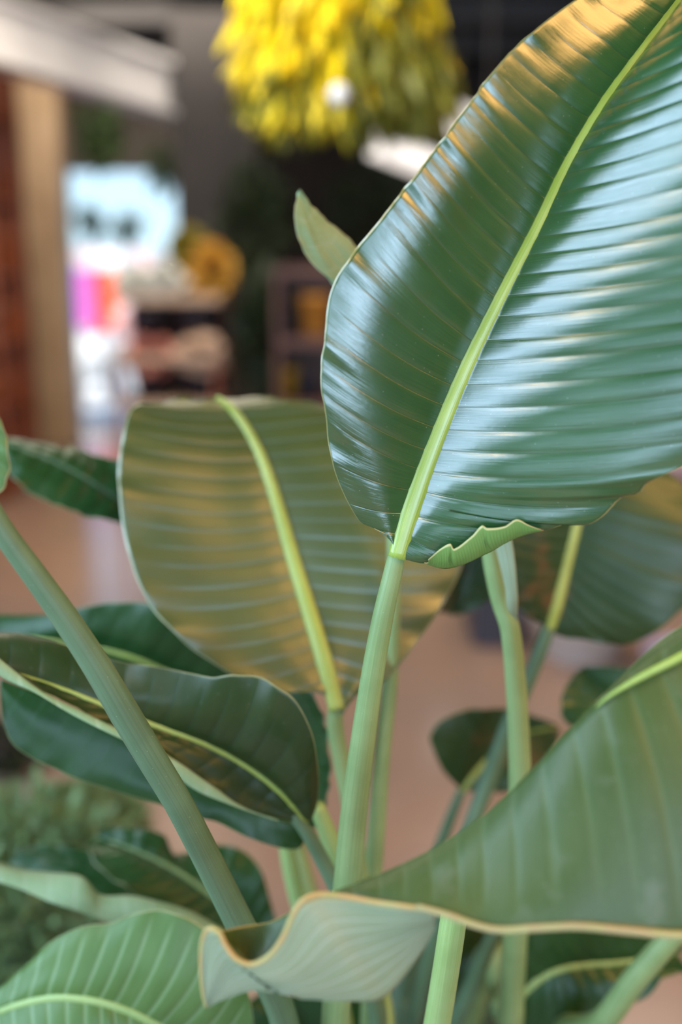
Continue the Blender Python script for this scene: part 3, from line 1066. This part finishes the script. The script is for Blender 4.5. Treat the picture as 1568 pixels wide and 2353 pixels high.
# ---- the large leaf
L1 = leaf(PA,
     rib=[(913, 1282, .780, 0), (948, 1165, .786, .09), (1000, 1020, .794, .21), (1070, 850, .803, .35), (1150, 685, .812, .48), (1235, 520, .822, .62),
          (1300, 385, .830, .73), (1380, 250, .838, .84), (1460, 140, .848, .93), (1530, 50, .862, 1.0), (1640, -95, .90, 1.13)],
     left=[(903, 1232, .781, 0), (862, 1214, .780, .03), (822, 1192, .778, .06), (768, 1080, .772, .113), (748, 955, .768, .162), (737, 880, .766, .21),
           (746, 770, .766, .275), (770, 645, .768, .345), (868, 512, .774, .42), (960, 395, .780, .53), (1060, 262, .790, .67), (1154, 140, .802, .80),
           (1240, 60, .815, .88), (1340, -12, .835, .96), (1440, -70, .86, 1.05), (1600, -130, .91, 1.13)],
     right=[(930, 1285, .780, 0), (975, 1295, .776, .015), (1040, 1290, .770, .032), (1110, 1262, .764, .05), (1190, 1214, .758, .068), (1250, 1219, .753, .082), (1300, 1204, .748, .093), (1328, 1190, .747, .100), (1345, 1207, .744, .104), (1385, 1188, .741, .114), (1432, 1142, .738, .127),
            (1472, 1133, .733, .135), (1487, 1112, .732, .140), (1505, 1103, .729, .144), (1568, 1073, .724, .160), (1760, 960, .712, .22), (1940, 800, .700, .31), (2030, 600, .695, .45), (2000, 400, .698, .60), (1930, 230, .708, .71),
            (1840, 60, .73, .86), (1750, -60, .77, 1.0), (1680, -120, .89, 1.13)],
     n=29, amp=(.0007, .0014), bulge=(.05, .05), bend=(.05, .045), ruffle=.0008, mats=(MAIN, UNDER), ribw=(56, 26), rs=12, K=44, seed=1, ruf_freq=13,
     power=(5, .75), ribflat=.7, ribn=60, label='large glossy sharp upper leaf')
sheet('curled_margin', [(985, 1287, .760), (1012, 1262, .756), (1035, 1250, .753), (1044, 1262, .753), (1085, 1232, .750), (1108, 1208, .748), (1120, 1214, .747),
                        (1160, 1210, .745), (1188, 1194, .744), (1215, 1207, .744), (1245, 1218, .746)],
      [(975, 1294, .772), (1000, 1303, .771), (1022, 1307, .770), (1045, 1304, .768), (1080, 1292, .765), (1110, 1277, .763), (1130, 1268, .762), (1160, 1250, .758),
       (1190, 1236, .755), (1220, 1226, .752), (1250, 1219, .748)], (UNDER_BRIGHT, MAIN), L1, n=120, K=12, bulge=.12, nv=44, amp=.0002,
      label='light green curled underside of the leaf margin')
tube('leaf_stalk', [(915, 1262, .785, 36), (909, 1290, .785, 42), (880, 1420, .786, 49), (855, 1560, .79, 53), (832, 1720, .795, 58), (812, 1880, .80, 62), (797, 2040, .806, 64), (782, 2200, .82, 66), (772, 2353, .84, 66)],
     STALK, PA, extra=[(-.004, .905, .5, .017), (0, .945, zs_, .02)])

# ---- second leaf, warm sheen, behind the large one
leaf(PA, rib=[(775, 1632, 0.970, 0), (748, 1530, 0.991, .12), (712, 1410, 1.021, .27), (675, 1290, 1.050, .41), (640, 1170, 1.079, .56), (603, 1060, 1.112, .70), (565, 985, 1.144, .81), (530, 940, 1.171, .88), (500, 918, 1.214, 1.0)],
     left=[(770, 1625, 0.971, 0), (738, 1592, 0.974, .03), (690, 1588, 0.967, .06), (640, 1592, 0.961, .09), (560, 1565, 0.961, .14), (480, 1515, 0.964, .20), (410, 1465, 0.969, .26), (340, 1385, 0.980, .34),
           (298, 1280, 0.996, .44), (275, 1160, 1.021, .55), (272, 1070, 1.045, .65), (284, 990, 1.073, .75), (300, 945, 1.100, .84), (345, 922, 1.134, .92), (430, 916, 1.195, 1.0)],
     right=[(790, 1640, 0.969, 0), (815, 1605, 0.978, 0.04), (850, 1580, 0.988, 0.09), (890, 1560, 0.998, 0.14), (960, 1475, 1.023, 0.22), (1030, 1370, 1.047, 0.33), (1065, 1285, 1.066, 0.42), (1060, 1180, 1.092, 0.52),
            (1000, 1060, 1.132, 0.64), (900, 980, 1.169, 0.75), (760, 935, 1.190, 0.86), (620, 915, 1.205, 1)],
     n=21, amp=.0009, bulge=(-.015, .03), bend=(.05, .05), ruffle=.002, mats=(MID, UNDER), ribw=(46, 20), ribmat=RIB_Y, seed=2, rs=10, label='broad leaf with warm golden sheen')
tube('leaf_stalk', [(778, 1600, .978, 36), (770, 1660, .978, 38), (785, 1750, .975, 38), (805, 1850, .97, 40), (825, 2000, .965, 42), (850, 2180, .96, 44), (885, 2353, .955, 46)], STALK, PA,
     extra=[(.03, .96, .5, .013), (.02, .96, zs_, .015)])
tube('leaf_stalk', [(655, 1900, 1.02, 34), (665, 1980, 1.02, 38), (690, 2080, 1.02, 42), (740, 2200, 1.01, 42), (790, 2353, 1.0, 42)], STALK_L, PA, extra=[(.0, .99, .5, .013), (-.01, .98, zs_, .015)])
tube('leaf_stalk', [(727, 1850, .93, 36), (755, 1920, .93, 42), (785, 2000, .93, 44), (830, 2140, .93, 44), (880, 2353, .93, 46)], STALK_L, PA, extra=[(.03, .95, .5, .013), (.015, .95, zs_, .015)])
tube('leaf_stalk', [(672, 1872, .90, 26), (705, 1912, .90, 32), (740, 1975, .90, 36), (775, 2045, .90, 38), (820, 2180, .90, 40), (870, 2353, .91, 42)], STALK_D, PA, extra=[(.01, .94, .5, .013), (.0, .95, zs_, .015)])
# long stalk crossing from the left edge
tube('leaf_stalk', [(-160, 960, .70, 50), (-60, 1110, .71, 50), (8, 1222, .715, 54), (75, 1315, .72, 58), (150, 1420, .725, 62), (225, 1535, .73, 66), (290, 1645, .735, 70), (350, 1745, .74, 68), (410, 1845, .75, 66),
                    (470, 1960, .76, 66), (530, 2080, .775, 66), (585, 2190, .79, 66), (655, 2353, .82, 66)], STALK_D, PA, extra=[(-.03, .89, .5, .016), (-.02, .93, zs_, .019)], n=160)
leaf(PA, rib=[(-150, 960, .70, 0), (-120, 860, .70, .5), (-140, 700, .72, 1)],
     left=[(-160, 950, .70, 0), (-240, 850, .7, .5), (-150, 700, .72, 1)],
     right=[(-60, 1135, .70, 0), (0, 1132, .69, .12), (15, 1100, .69, .2), (22, 1050, .69, .3), (10, 990, .69, .42), (-20, 930, .69, .55), (-120, 700, .72, 1)],
     n=12, mats=(LIGHT, UNDER), seed=3, ribw=(30, 10), K=16)

# ---- folded leaf at the left and the leaf under it
leaf(PA, rib=[(705, 1888, .90, 0), (640, 1815, .895, .13), (560, 1755, .89, .26), (470, 1708, .885, .39), (370, 1672, .88, .52), (260, 1630, .875, .66), (130, 1580, .875, .82), (-60, 1520, .88, 1.0)],
     right=[(715, 1890, .90, 0), (728, 1850, .89, .04), (732, 1780, .87, .09), (722, 1700, .855, .15), (690, 1625, .85, .21), (640, 1580, .85, .28), (585, 1556, .86, .34), (530, 1548, .865, .40), (485, 1555, .87, .45),
            (430, 1545, .88, .51), (350, 1530, .89, .59), (260, 1518, .90, .68), (150, 1480, .91, .80), (30, 1455, .92, .92), (-80, 1450, .93, 1)],
     left=[(695, 1892, .90, 0), (630, 1880, .885, .08), (560, 1855, .875, .17), (480, 1800, .87, .28), (400, 1745, .865, .38), (300, 1690, .86, .50), (200, 1640, .86, .62), (100, 1590, .86, .75), (30, 1540, .86, .86), (-60, 1490, .87, 1)],
     n=15, amp=.0009, bulge=(-.06, .10), bend=(.0, .04), ruffle=.0012, mats=(OLIVE, PALE), ribw=(20, 12), ribmat=RIB_Y, seed=4, label='dark leaf folded along its yellow midrib')
sheet('curled_margin', [(-40, 1480, .855), (20, 1530, .855), (100, 1590, .855), (200, 1640, .855), (300, 1690, .855), (400, 1745, .86), (480, 1800, .865), (560, 1855, .87), (640, 1884, .88)],
      [(-40, 1520, .85), (10, 1560, .85), (80, 1592, .85), (170, 1645, .85), (260, 1690, .85), (345, 1730, .855), (440, 1810, .86), (530, 1850, .865), (640, 1888, .88)], (PALE, DARK), PA, n=60, K=8, bulge=.1, nv=8,
      label='pale rolled underside of the folded leaf')
leaf(PA, rib=[(725, 1890, .94, 0), (600, 1830, .94, .2), (450, 1760, .94, .42), (300, 1690, .94, .62), (130, 1610, .94, .84), (0, 1560, .94, 1)],
     left=[(722, 1895, .94, 0), (700, 1935, .935, .05), (680, 1952, .93, .10), (630, 1945, .925, .17), (560, 1920, .92, .26), (500, 1890, .92, .33), (460, 1880, .92, .39), (370, 1850, .92, .48), (230, 1808, .92, .62),
           (110, 1760, .92, .76), (35, 1715, .92, .86), (8, 1660, .925, .93), (0, 1590, .935, 1)],
     n=14, amp=.0003, bulge=(.06, 0), bend=(.03, 0), ruffle=.001, mats=(DARK, UNDER), rib_on=False, seed=5, label='dark green leaf beneath the folded leaf')
leaf(PA, rib=[(735, 1880, 1.0, 0), (725, 1780, 1.0, .3), (700, 1680, 1.01, .6), (640, 1560, 1.02, 1)],
     left=[(725, 1905, 1.0, 0), (660, 1800, 1.0, .3), (600, 1680, 1.01, .6), (600, 1560, 1.02, 1)],
     right=[(728, 1905, 1.0, 0), (752, 1840, .99, .2), (758, 1760, .985, .4), (750, 1680, .985, .6), (725, 1600, .99, .8), (660, 1560, 1.02, 1)],
     n=9, mats=(DARK, UNDER), rib_on=False, seed=6, ruffle=.0015)
# leaf behind, left of the second leaf
leaf(PA, rib=[(600, 1640, 1.10, 0), (480, 1580, 1.10, .2), (390, 1545, 1.10, .36), (310, 1512, 1.10, .50), (210, 1488, 1.11, .66), (80, 1470, 1.12, .84), (-40, 1468, 1.13, 1)],
     right=[(620, 1630, 1.10, 0), (640, 1560, 1.09, .1), (560, 1470, 1.08, .25), (470, 1420, 1.08, .38), (380, 1392, 1.08, .50), (300, 1384, 1.09, .60), (220, 1388, 1.10, .70), (120, 1410, 1.12, .82), (20, 1412, 1.15, .92), (-60, 1420, 1.18, 1)],
     left=[(590, 1650, 1.10, 0), (420, 1640, 1.07, .25), (250, 1600, 1.06, .5), (80, 1530, 1.06, .75), (-40, 1500, 1.08, 1)],
     n=13, amp=.0008, bulge=(.02, .09), bend=(.0, .03), ruffle=.0015, mats=(DARK, UNDER), ribw=(24, 14), ribmat=RIB_Y, seed=7)
# narrow leaf further left
leaf(PA, rib=[(420, 1240, 1.22, 0), (340, 1190, 1.21, .2), (262, 1142, 1.20, .4), (180, 1090, 1.20, .6), (100, 1050, 1.21, .8), (10, 1015, 1.22, 1)],
     right=[(425, 1235, 1.22, 0), (380, 1120, 1.22, .15), (300, 1070, 1.23, .35), (220, 1045, 1.24, .55), (130, 1022, 1.25, .78), (10, 1005, 1.25, 1)],
     left=[(415, 1245, 1.22, 0), (350, 1230, 1.19, .15), (275, 1205, 1.17, .32), (180, 1180, 1.16, .5), (100, 1148, 1.16, .68), (30, 1100, 1.17, .85), (0, 1040, 1.21, 1)],
     n=11, amp=.0022, bulge=(.05, .05), mats=(DARK, UNDER), ribw=(12, 6), ribmat=STALK_D, seed=8, label='narrow greyish leaf seen nearly edge on')
tube('leaf_stalk', [(430, 1245, 1.22, 26), (560, 1500, 1.2, 28), (700, 2000, 1.12, 34), (790, 2353, 1.05, 38)], STALK, PA, extra=[(.0, 1.0, .5, .013), (-.03, .99, zs_, .015)])
# upright pale leaf tip above
leaf(PA, rib=[(850, 740, 1.02, 0), (800, 650, 1.02, .25), (750, 575, 1.02, .55), (712, 505, 1.02, .8), (688, 438, 1.02, 1)],
     left=[(830, 770, 1.02, 0), (775, 665, 1.015, .22), (722, 610, 1.01, .45), (690, 560, 1.01, .62), (677, 490, 1.01, .82), (687, 436, 1.02, 1)],
     right=[(880, 720, 1.02, 0), (850, 610, 1.03, .25), (815, 560, 1.035, .45), (770, 520, 1.035, .62), (720, 478, 1.03, .82), (690, 434, 1.02, 1)],
     n=5, amp=.0003, bulge=(.06, .06), bend=(.2, .2), ruffle=.0008, mats=(PALE, DARK), ribw=(10, 4), ribmat=STALK_L, seed=9, K=18, rib_on=False, label='pale underside of an upright young leaf tip')
tube('leaf_stalk', [(850, 740, 1.03, 14), (890, 1000, 1.03, 22), (905, 1300, 1.02, 30), (897, 1560, 1.01, 36), (880, 1720, 1.0, 38), (868, 1880, .99, 40), (858, 2020, .985, 42), (850, 2353, .97, 42)], STALK, PA, extra=[(.03, .98, .5, .012), (.03, .98, zs_, .014)])

# ---- plant B
tube('leaf_stalk', [(1120, 1180, .93, 44), (1133, 1290, .93, 46), (1152, 1380, .93, 46), (1172, 1440, .925, 46), (1185, 1560, .925, 48), (1193, 1700, .925, 50), (1196, 1850, .93, 54), (1190, 2050, .95, 56), (1178, 2250, .99, 58), (1170, 2353, 1.02, 60)],
     STALK, PB, extra=[(.19, 1.15, .6, .018), (.16, 1.28, zs_, .02)], n=120)
sheet('leaf_sheath', [(1128, 1225, .912), (1146, 1290, .909), (1160, 1350, .907), (1166, 1400, .907), (1187, 1424, .910)], [(1172, 1215, .90), (1182, 1270, .90), (1188, 1330, .90), (1191, 1380, .902), (1189, 1428, .909)], (TIP, UNDER), PB,
      n=50, K=14, bulge=.12, nv=4, amp=.0004, along=True, label='pale papery sheath on the stalk')
tube('leaf_stalk', [(1262, 1440, 1.14, 32), (1240, 1500, 1.14, 34), (1205, 1585, 1.14, 36), (1160, 1690, 1.14, 38), (1120, 1800, 1.14, 40), (1080, 1910, 1.13, 40), (1030, 2060, 1.13, 40), (985, 2200, 1.13, 42), (945, 2353, 1.14, 42)], STALK_D, PB,
     extra=[(.09, 1.22, .5, .016), (.11, 1.3, zs_, .018)])
leaf(PB, rib=[(1263, 1448, 1.14, 0), (1280, 1390, 1.14, .12), (1300, 1310, 1.145, .28), (1320, 1230, 1.15, .44), (1345, 1130, 1.16, .62), (1390, 1020, 1.18, .82), (1440, 940, 1.2, 1)],
     left=[(1258, 1440, 1.14, 0), (1230, 1425, 1.135, .05), (1200, 1405, 1.13, .1), (1170, 1370, 1.125, .16), (1140, 1290, 1.12, .28), (1130, 1180, 1.13, .44), (1170, 1060, 1.15, .65), (1300, 960, 1.18, .85), (1430, 930, 1.2, 1)],
     right=[(1275, 1455, 1.14, 0), (1305, 1465, 1.135, .04), (1345, 1470, 1.13, .09), (1400, 1480, 1.125, .15), (1440, 1482, 1.12, .2), (1490, 1462, 1.115, .26), (1560, 1410, 1.11, .35), (1640, 1330, 1.12, .46), (1650, 1210, 1.14, .58),
            (1575, 1120, 1.17, .72), (1500, 1040, 1.19, .86), (1450, 950, 1.2, 1)],
     n=18, amp=.0009, bulge=(.04, .05), bend=(.05, .05), ruffle=.002, mats=(DARKBROWN, UNDER), ribw=(34, 16), ribmat=RIB_Y, seed=10, label='dark leaf with brown scorched patches')
leaf(PB, rib=[(1120, 1130, 1.22, 0), (1090, 1230, 1.22, .4), (1065, 1330, 1.22, .75), (1050, 1410, 1.22, 1)],
     left=[(1100, 1130, 1.22, 0), (1020, 1230, 1.21, .3), (985, 1330, 1.2, .6), (1000, 1400, 1.21, .85), (1045, 1414, 1.22, 1)],
     right=[(1160, 1130, 1.22, 0), (1210, 1230, 1.21, .3), (1180, 1330, 1.2, .6), (1110, 1390, 1.21, .85), (1055, 1414, 1.22, 1)],
     n=11, mats=(DARKBROWN, UNDER), seed=11, ribw=(16, 6), rib_on=False, bulge=(.05, .05))
tube('leaf_stalk', [(1062, 1815, 1.20, 22), (1040, 1870, 1.20, 26), (1015, 1940, 1.20, 30), (985, 2050, 1.2, 32), (950, 2200, 1.19, 34), (920, 2353, 1.19, 36)], STALK_D, PB, extra=[(.08, 1.24, .5, .014), (.09, 1.31, zs_, .016)])
leaf(PB, rib=[(1063, 1818, 1.20, 0), (1090, 1780, 1.20, .2), (1130, 1735, 1.21, .45), (1190, 1690, 1.23, .75), (1280, 1670, 1.26, 1)],
     left=[(1058, 1812, 1.20, 0), (1025, 1780, 1.195, .1), (1005, 1745, 1.19, .2), (990, 1700, 1.185, .32), (1000, 1665, 1.185, .42), (1050, 1638, 1.19, .55), (1100, 1628, 1.2, .66), (1180, 1632, 1.22, .82), (1290, 1665, 1.26, 1)],
     right=[(1070, 1822, 1.2, 0), (1110, 1815, 1.19, .15), (1160, 1822, 1.185, .32), (1210, 1800, 1.185, .5), (1260, 1760, 1.2, .7), (1290, 1680, 1.26, 1)],
     n=11, amp=.001, bulge=(.06, .06), mats=(DARKBROWN, UNDER), ribw=(22, 10), ribmat=RIB_Y, seed=12, label='small dark rounded leaf over the floor')
leaf(PB, rib=[(1500, 1700, 1.16, 0), (1430, 1640, 1.16, .4), (1370, 1580, 1.17, .75), (1340, 1530, 1.18, 1)],
     left=[(1480, 1730, 1.16, 0), (1350, 1690, 1.15, .25), (1293, 1650, 1.14, .45), (1292, 1600, 1.145, .65), (1315, 1555, 1.16, .85), (1340, 1534, 1.18, 1)],
     right=[(1520, 1690, 1.16, 0), (1560, 1600, 1.16, .3), (1480, 1545, 1.16, .6), (1400, 1532, 1.17, .85), (1350, 1532, 1.18, 1)],
     n=10, amp=.0008, mats=(DARK, UNDER), rib_on=False, seed=13, bulge=(.05, .05))
tube('leaf_stalk', [(1500, 1700, 1.17, 24), (1450, 1900, 1.18, 30), (1350, 2150, 1.2, 34), (1240, 2353, 1.22, 36)], STALK_D, PB, extra=[(.24, 1.28, .5, .014), (.19, 1.33, zs_, .016)])
tube('leaf_stalk', [(1170, 2080, 1.05, 30), (1130, 2160, 1.05, 36), (1090, 2250, 1.06, 38), (1040, 2353, 1.07, 40)], STALK_D, PB, extra=[(.13, 1.18, .5, .014), (.13, 1.28, zs_, .016)])
# rough light stalk rising in front
tube('leaf_stalk', [(1060, 1980, .72, 56), (1050, 2060, .72, 60), (1040, 2130, .72, 62), (1025, 2230, .735, 62), (1005, 2353, .76, 62)], STALK_L, PA, extra=[(.06, .84, .5, .017), (.05, .93, zs_, .019)])
# dark leaf at the lower right with its pale midrib
leaf(PB, rib=[(1190, 2305, 1.03, 0), (1225, 2262, 1.03, .12), (1275, 2232, 1.03, .26), (1340, 2218, 1.035, .42), (1430, 2212, 1.04, .62), (1560, 2190, 1.06, 1)],
     left=[(1185, 2290, 1.03, 0), (1180, 2230, 1.03, .1), (1195, 2150, 1.03, .22), (1240, 2090, 1.03, .36), (1320, 2080, 1.04, .52), (1430, 2120, 1.05, .72), (1580, 2180, 1.06, 1)],
     right=[(1190, 2330, 1.03, 0), (1200, 2400, 1.02, .1), (1290, 2420, 1.01, .22), (1370, 2368, 1.01, .34), (1430, 2320, 1.01, .46), (1490, 2290, 1.015, .6), (1530, 2245, 1.02, .76), (1590, 2235, 1.04, 1)],
     n=13, amp=.0014, bulge=(.04, .05), mats=(DARK, UNDER), ribw=(22, 10), ribmat=STALK_L, seed=14, label='dark leaf at the lower right with pale midrib')
tube('leaf_stalk', [(1620, 2060, .93, 52), (1545, 2150, .935, 54), (1460, 2250, .94, 56), (1375, 2353, .96, 58)], STALK, PB, extra=[(.235, 1.08, .55, .017), (.19, 1.26, zs_, .02)])
leaf(PB, rib=[(1020, 2300, 1.2, 0), (1060, 2220, 1.2, .4), (1110, 2160, 1.21, .7), (1150, 2100, 1.22, 1)],
     left=[(1010, 2290, 1.2, 0), (985, 2200, 1.19, .35), (1010, 2120, 1.2, .7), (1140, 2090, 1.22, 1)],
     right=[(1040, 2300, 1.2, 0), (1120, 2215, 1.19, .35), (1180, 2185, 1.2, .6), (1180, 2110, 1.22, 1)],
     n=8, mats=(DARKBROWN, UNDER), rib_on=False, seed=15, bulge=(.05, .05))
leaf(PA, rib=[(790, 2480, 1.08, 0), (740, 2400, 1.08, .4), (690, 2320, 1.09, .75), (640, 2260, 1.1, 1)],
     left=[(770, 2500, 1.08, 0), (640, 2440, 1.07, .3), (560, 2330, 1.07, .65), (620, 2262, 1.1, 1)],
     right=[(830, 2480, 1.08, 0), (900, 2380, 1.07, .3), (860, 2270, 1.08, .65), (660, 2250, 1.1, 1)],
     n=8, mats=(DARK, UNDER), rib_on=False, seed=16, bulge=(.05, .05))

# ---- plant C: nearest leaf
L13 = leaf(PC,
     rib=[(1900, 1330, .66, 0), (1740, 1412, .645, .12), (1568, 1508, .63, .26), (1470, 1558, .625, .34), (1400, 1600, .622, .40), (1300, 1690, .62, .49), (1200, 1795, .618, .58), (1100, 1885, .616, .67), (990, 1958, .612, .77),
          (880, 2010, .606, .87), (760, 2056, .598, 1)],
     left=[(1890, 1310, .66, 0), (1760, 1330, .67, .12), (1568, 1438, .665, .26), (1470, 1512, .66, .34), (1400, 1580, .655, .40), (1305, 1685, .64, .49), (1205, 1790, .632, .58), (1104, 1881, .626, .67), (993, 1955, .62, .77),
           (882, 2007, .612, .87), (762, 2054, .60, 1)],
     right=[(1920, 1360, .65, 0), (1980, 1700, .60, .08), (1900, 2050, .57, .18), (1740, 2140, .56, .27), (1568, 2148, .555, .36), (1440, 2138, .555, .44), (1330, 2128, .556, .51), (1230, 2132, .558, .57), (1150, 2136, .56, .63),
            (1090, 2124, .563, .68), (1030, 2102, .567, .74), (960, 2084, .572, .80), (890, 2080, .578, .86), (820, 2070, .586, .93), (755, 2058, .597, 1)],
     n=17, amp=.0008, bulge=(.0, .05), bend=(.0, .03), ruffle=.0004, mats=(FRONT, UNDER), rib_on=False, seed=20, label='blurred near leaf with golden margin')
tube('midrib', [(1900, 1330, .655, 24), (1740, 1412, .640, 22), (1568, 1508, .626, 20), (1470, 1558, .621, 16), (1400, 1600, .619, 8), (1370, 1625, .619, 3)], RIB, L13, flat=.6)
tube('leaf_margin', [(1740, 2141, .558, 20), (1568, 2149, .553, 19), (1440, 2139, .553, 19), (1330, 2129, .554, 18), (1230, 2133, .556, 18), (1150, 2137, .558, 17), (1090, 2125, .561, 17), (1030, 2103, .565, 16), (960, 2084, .570, 15)],
     plain('pale_golden_margin', (.33, .32, .13), (.34, .26, .13), .5, 60), PC, n=120, sides=10)
mg = [(1000, 2092, .570), (930, 2083, .573), (860, 2073, .58), (790, 2060, .585), (730, 2056, .585), (695, 2070, .582), (672, 2105, .58), (650, 2155, .578), (620, 2195, .577), (580, 2216, .577), (545, 2205, .578),
      (520, 2175, .58), (503, 2143, .582), (480, 2134, .585), (466, 2165, .588), (464, 2220, .59), (470, 2290, .592), (478, 2312, .592)]
bt = [(1002, 2128, .585), (985, 2165, .585), (955, 2210, .585), (925, 2250, .583), (895, 2283, .582), (865, 2300, .58), (820, 2302, .58), (770, 2300, .58), (720, 2293, .58), (670, 2288, .58), (630, 2280, .582),
      (600, 2275, .584), (570, 2278, .586), (545, 2285, .588), (525, 2292, .59), (505, 2298, .591), (490, 2305, .592), (479, 2313, .592)]
L12 = sheet('leaf_tip', mg, bt, (TIP, FRONT), PC, n=150, K=20, bulge=.05, nv=9, amp=.0022, along=True, label='pale ribbed underside of the curled leaf tip')
sheet('leaf_pocket', [(500, 2143, .60), (560, 2128, .615), (620, 2118, .62), (665, 2095, .615), (720, 2058, .60)], [(520, 2185, .597), (560, 2222, .600), (600, 2222, .600), (650, 2180, .598), (690, 2090, .592)], (FRONT, UNDER), PC,
      n=50, K=10, bulge=-.1, nv=5, label='dark upper face inside the curl')
tube('leaf_margin', [(*c[:3], w_) for c, w_ in zip(mg, [13] * len(mg))], plain('golden_margin', (.42, .28, .10), (.36, .32, .11), .5, 60), PC, n=120, sides=10)
tube('leaf_stalk', [(1890, 1320, .668, 40), (1960, 1500, .66, 44), (1990, 1900, .62, 50)], STALK, PC, extra=[(.45, .53, .7, .016), (.60, .50, .32, .02)])

# ---- plant D: lower left
leaf(PD, rib=[(560, 2480, .88, 0), (460, 2410, .87, .16), (355, 2353, .86, .32), (280, 2318, .86, .44), (200, 2298, .86, .56), (110, 2295, .865, .68), (0, 2325, .875, .83), (-100, 2380, .89, 1)],
     right=[(590, 2480, .88, 0), (585, 2370, .875, .08), (570, 2280, .875, .16), (535, 2205, .875, .24), (490, 2150, .88, .31), (430, 2108, .885, .38), (370, 2090, .89, .45), (310, 2098, .89, .52), (255, 2120, .89, .58), (185, 2130, .89, .65),
            (110, 2170, .89, .73), (40, 2235, .89, .81), (-30, 2290, .89, .9), (-120, 2370, .89, 1)],
     left=[(540, 2500, .88, 0), (400, 2520, .85, .25), (250, 2480, .83, .5), (80, 2460, .83, .75), (-80, 2400, .88, 1)],
     n=19, amp=.0012, bulge=(.05, .08), bend=(.0, .03), ruffle=.001, mats=(LIGHT, UNDER), ribw=(26, 16), ribmat=STALK_L, seed=30, label='broad ribbed leaf at the lower left corner')
sheet('leaf_blade', [(-60, 1960, 1.0), (40, 1995, .995), (120, 2005, .99), (190, 2015, .985), (230, 2055, .98), (300, 2058, .98), (360, 2070, .98), (440, 2095, .98), (520, 2140, .98)],
      [(-60, 2010, .97), (40, 2040, .965), (120, 2075, .96), (190, 2098, .96), (250, 2120, .96), (300, 2125, .96), (360, 2120, .96), (440, 2135, .965), (525, 2160, .97)], (PALE, LIGHT), PD, n=60, K=12, bulge=.15, nv=10,
      label='pale twisted underside of a low leaf')
leaf(PD, rib=[(640, 2180, 1.08, 0), (560, 2115, 1.08, .2), (480, 2055, 1.08, .42), (400, 2000, 1.09, .64), (320, 1960, 1.10, .83), (230, 1925, 1.12, 1)],
     left=[(630, 2190, 1.08, 0), (520, 2160, 1.06, .2), (400, 2110, 1.05, .4), (300, 2050, 1.05, .6), (220, 1985, 1.07, .8), (200, 1940, 1.11, 1)],
     right=[(650, 2175, 1.08, 0), (625, 2080, 1.09, .15), (600, 2000, 1.1, .28), (560, 1955, 1.11, .38), (500, 1940, 1.12, .48), (440, 1960, 1.12, .56), (400, 1955, 1.12, .64), (370, 1915, 1.12, .76), (290, 1902, 1.12, .88), (220, 1905, 1.12, 1)],
     n=14, amp=.0016, bulge=(.05, .05), ruffle=.002, mats=(DARK, UNDER), ribw=(20, 10), ribmat=STALK, seed=31, label='grey green leaf behind the long stalk')
leaf(PD, rib=[(440, 2140, 1.13, 0), (330, 2070, 1.14, .35), (200, 2000, 1.15, .7), (40, 1960, 1.16, 1)],
     right=[(450, 2120, 1.13, 0), (340, 2010, 1.15, .35), (200, 1950, 1.17, .7), (30, 1945, 1.17, 1)],
     left=[(430, 2150, 1.13, 0), (300, 2110, 1.12, .35), (150, 2040, 1.13, .7), (20, 1980, 1.16, 1)],
     n=10, mats=(DARK, UNDER), rib_on=False, seed=32)
for q, (a, b) in enumerate((((560, 2480, .885, 36), (-.2, .97, .55)), ((640, 2180, 1.085, 26), (-.25, 1.06, .5)), ((525, 2160, .985, 24), (-.26, 1.0, .5)), ((440, 2140, 1.135, 24), (-.33, 1.08, .5)))):
    tube('leaf_stalk', [a], STALK_D, PD, extra=[(*b, .013), (-.40 + .03 * q, 1.02, zs_, .015)], n=50)

# ---- warm spots added overhead out of view, for golden patches and a brighter rack
for i, (lx, ly, en, tx, ty) in enumerate(((-1.3, .1, 30, -.2, 1.0), (1.5, 1.6, 24, .3, 1.1), (-1.6, 3.2, 40, -1.0, 5.5), (1.0, 4.0, 30, .2, 5.5), (-.7, 4.6, 110, -.98, 6.1))):
    light('added_spotlight', 'SPOT', (lx, ly, ZC - .12), (tx, ty, .9), en, WARM, spot_size=1.2, spot_blend=.6, shadow_soft_size=.09)
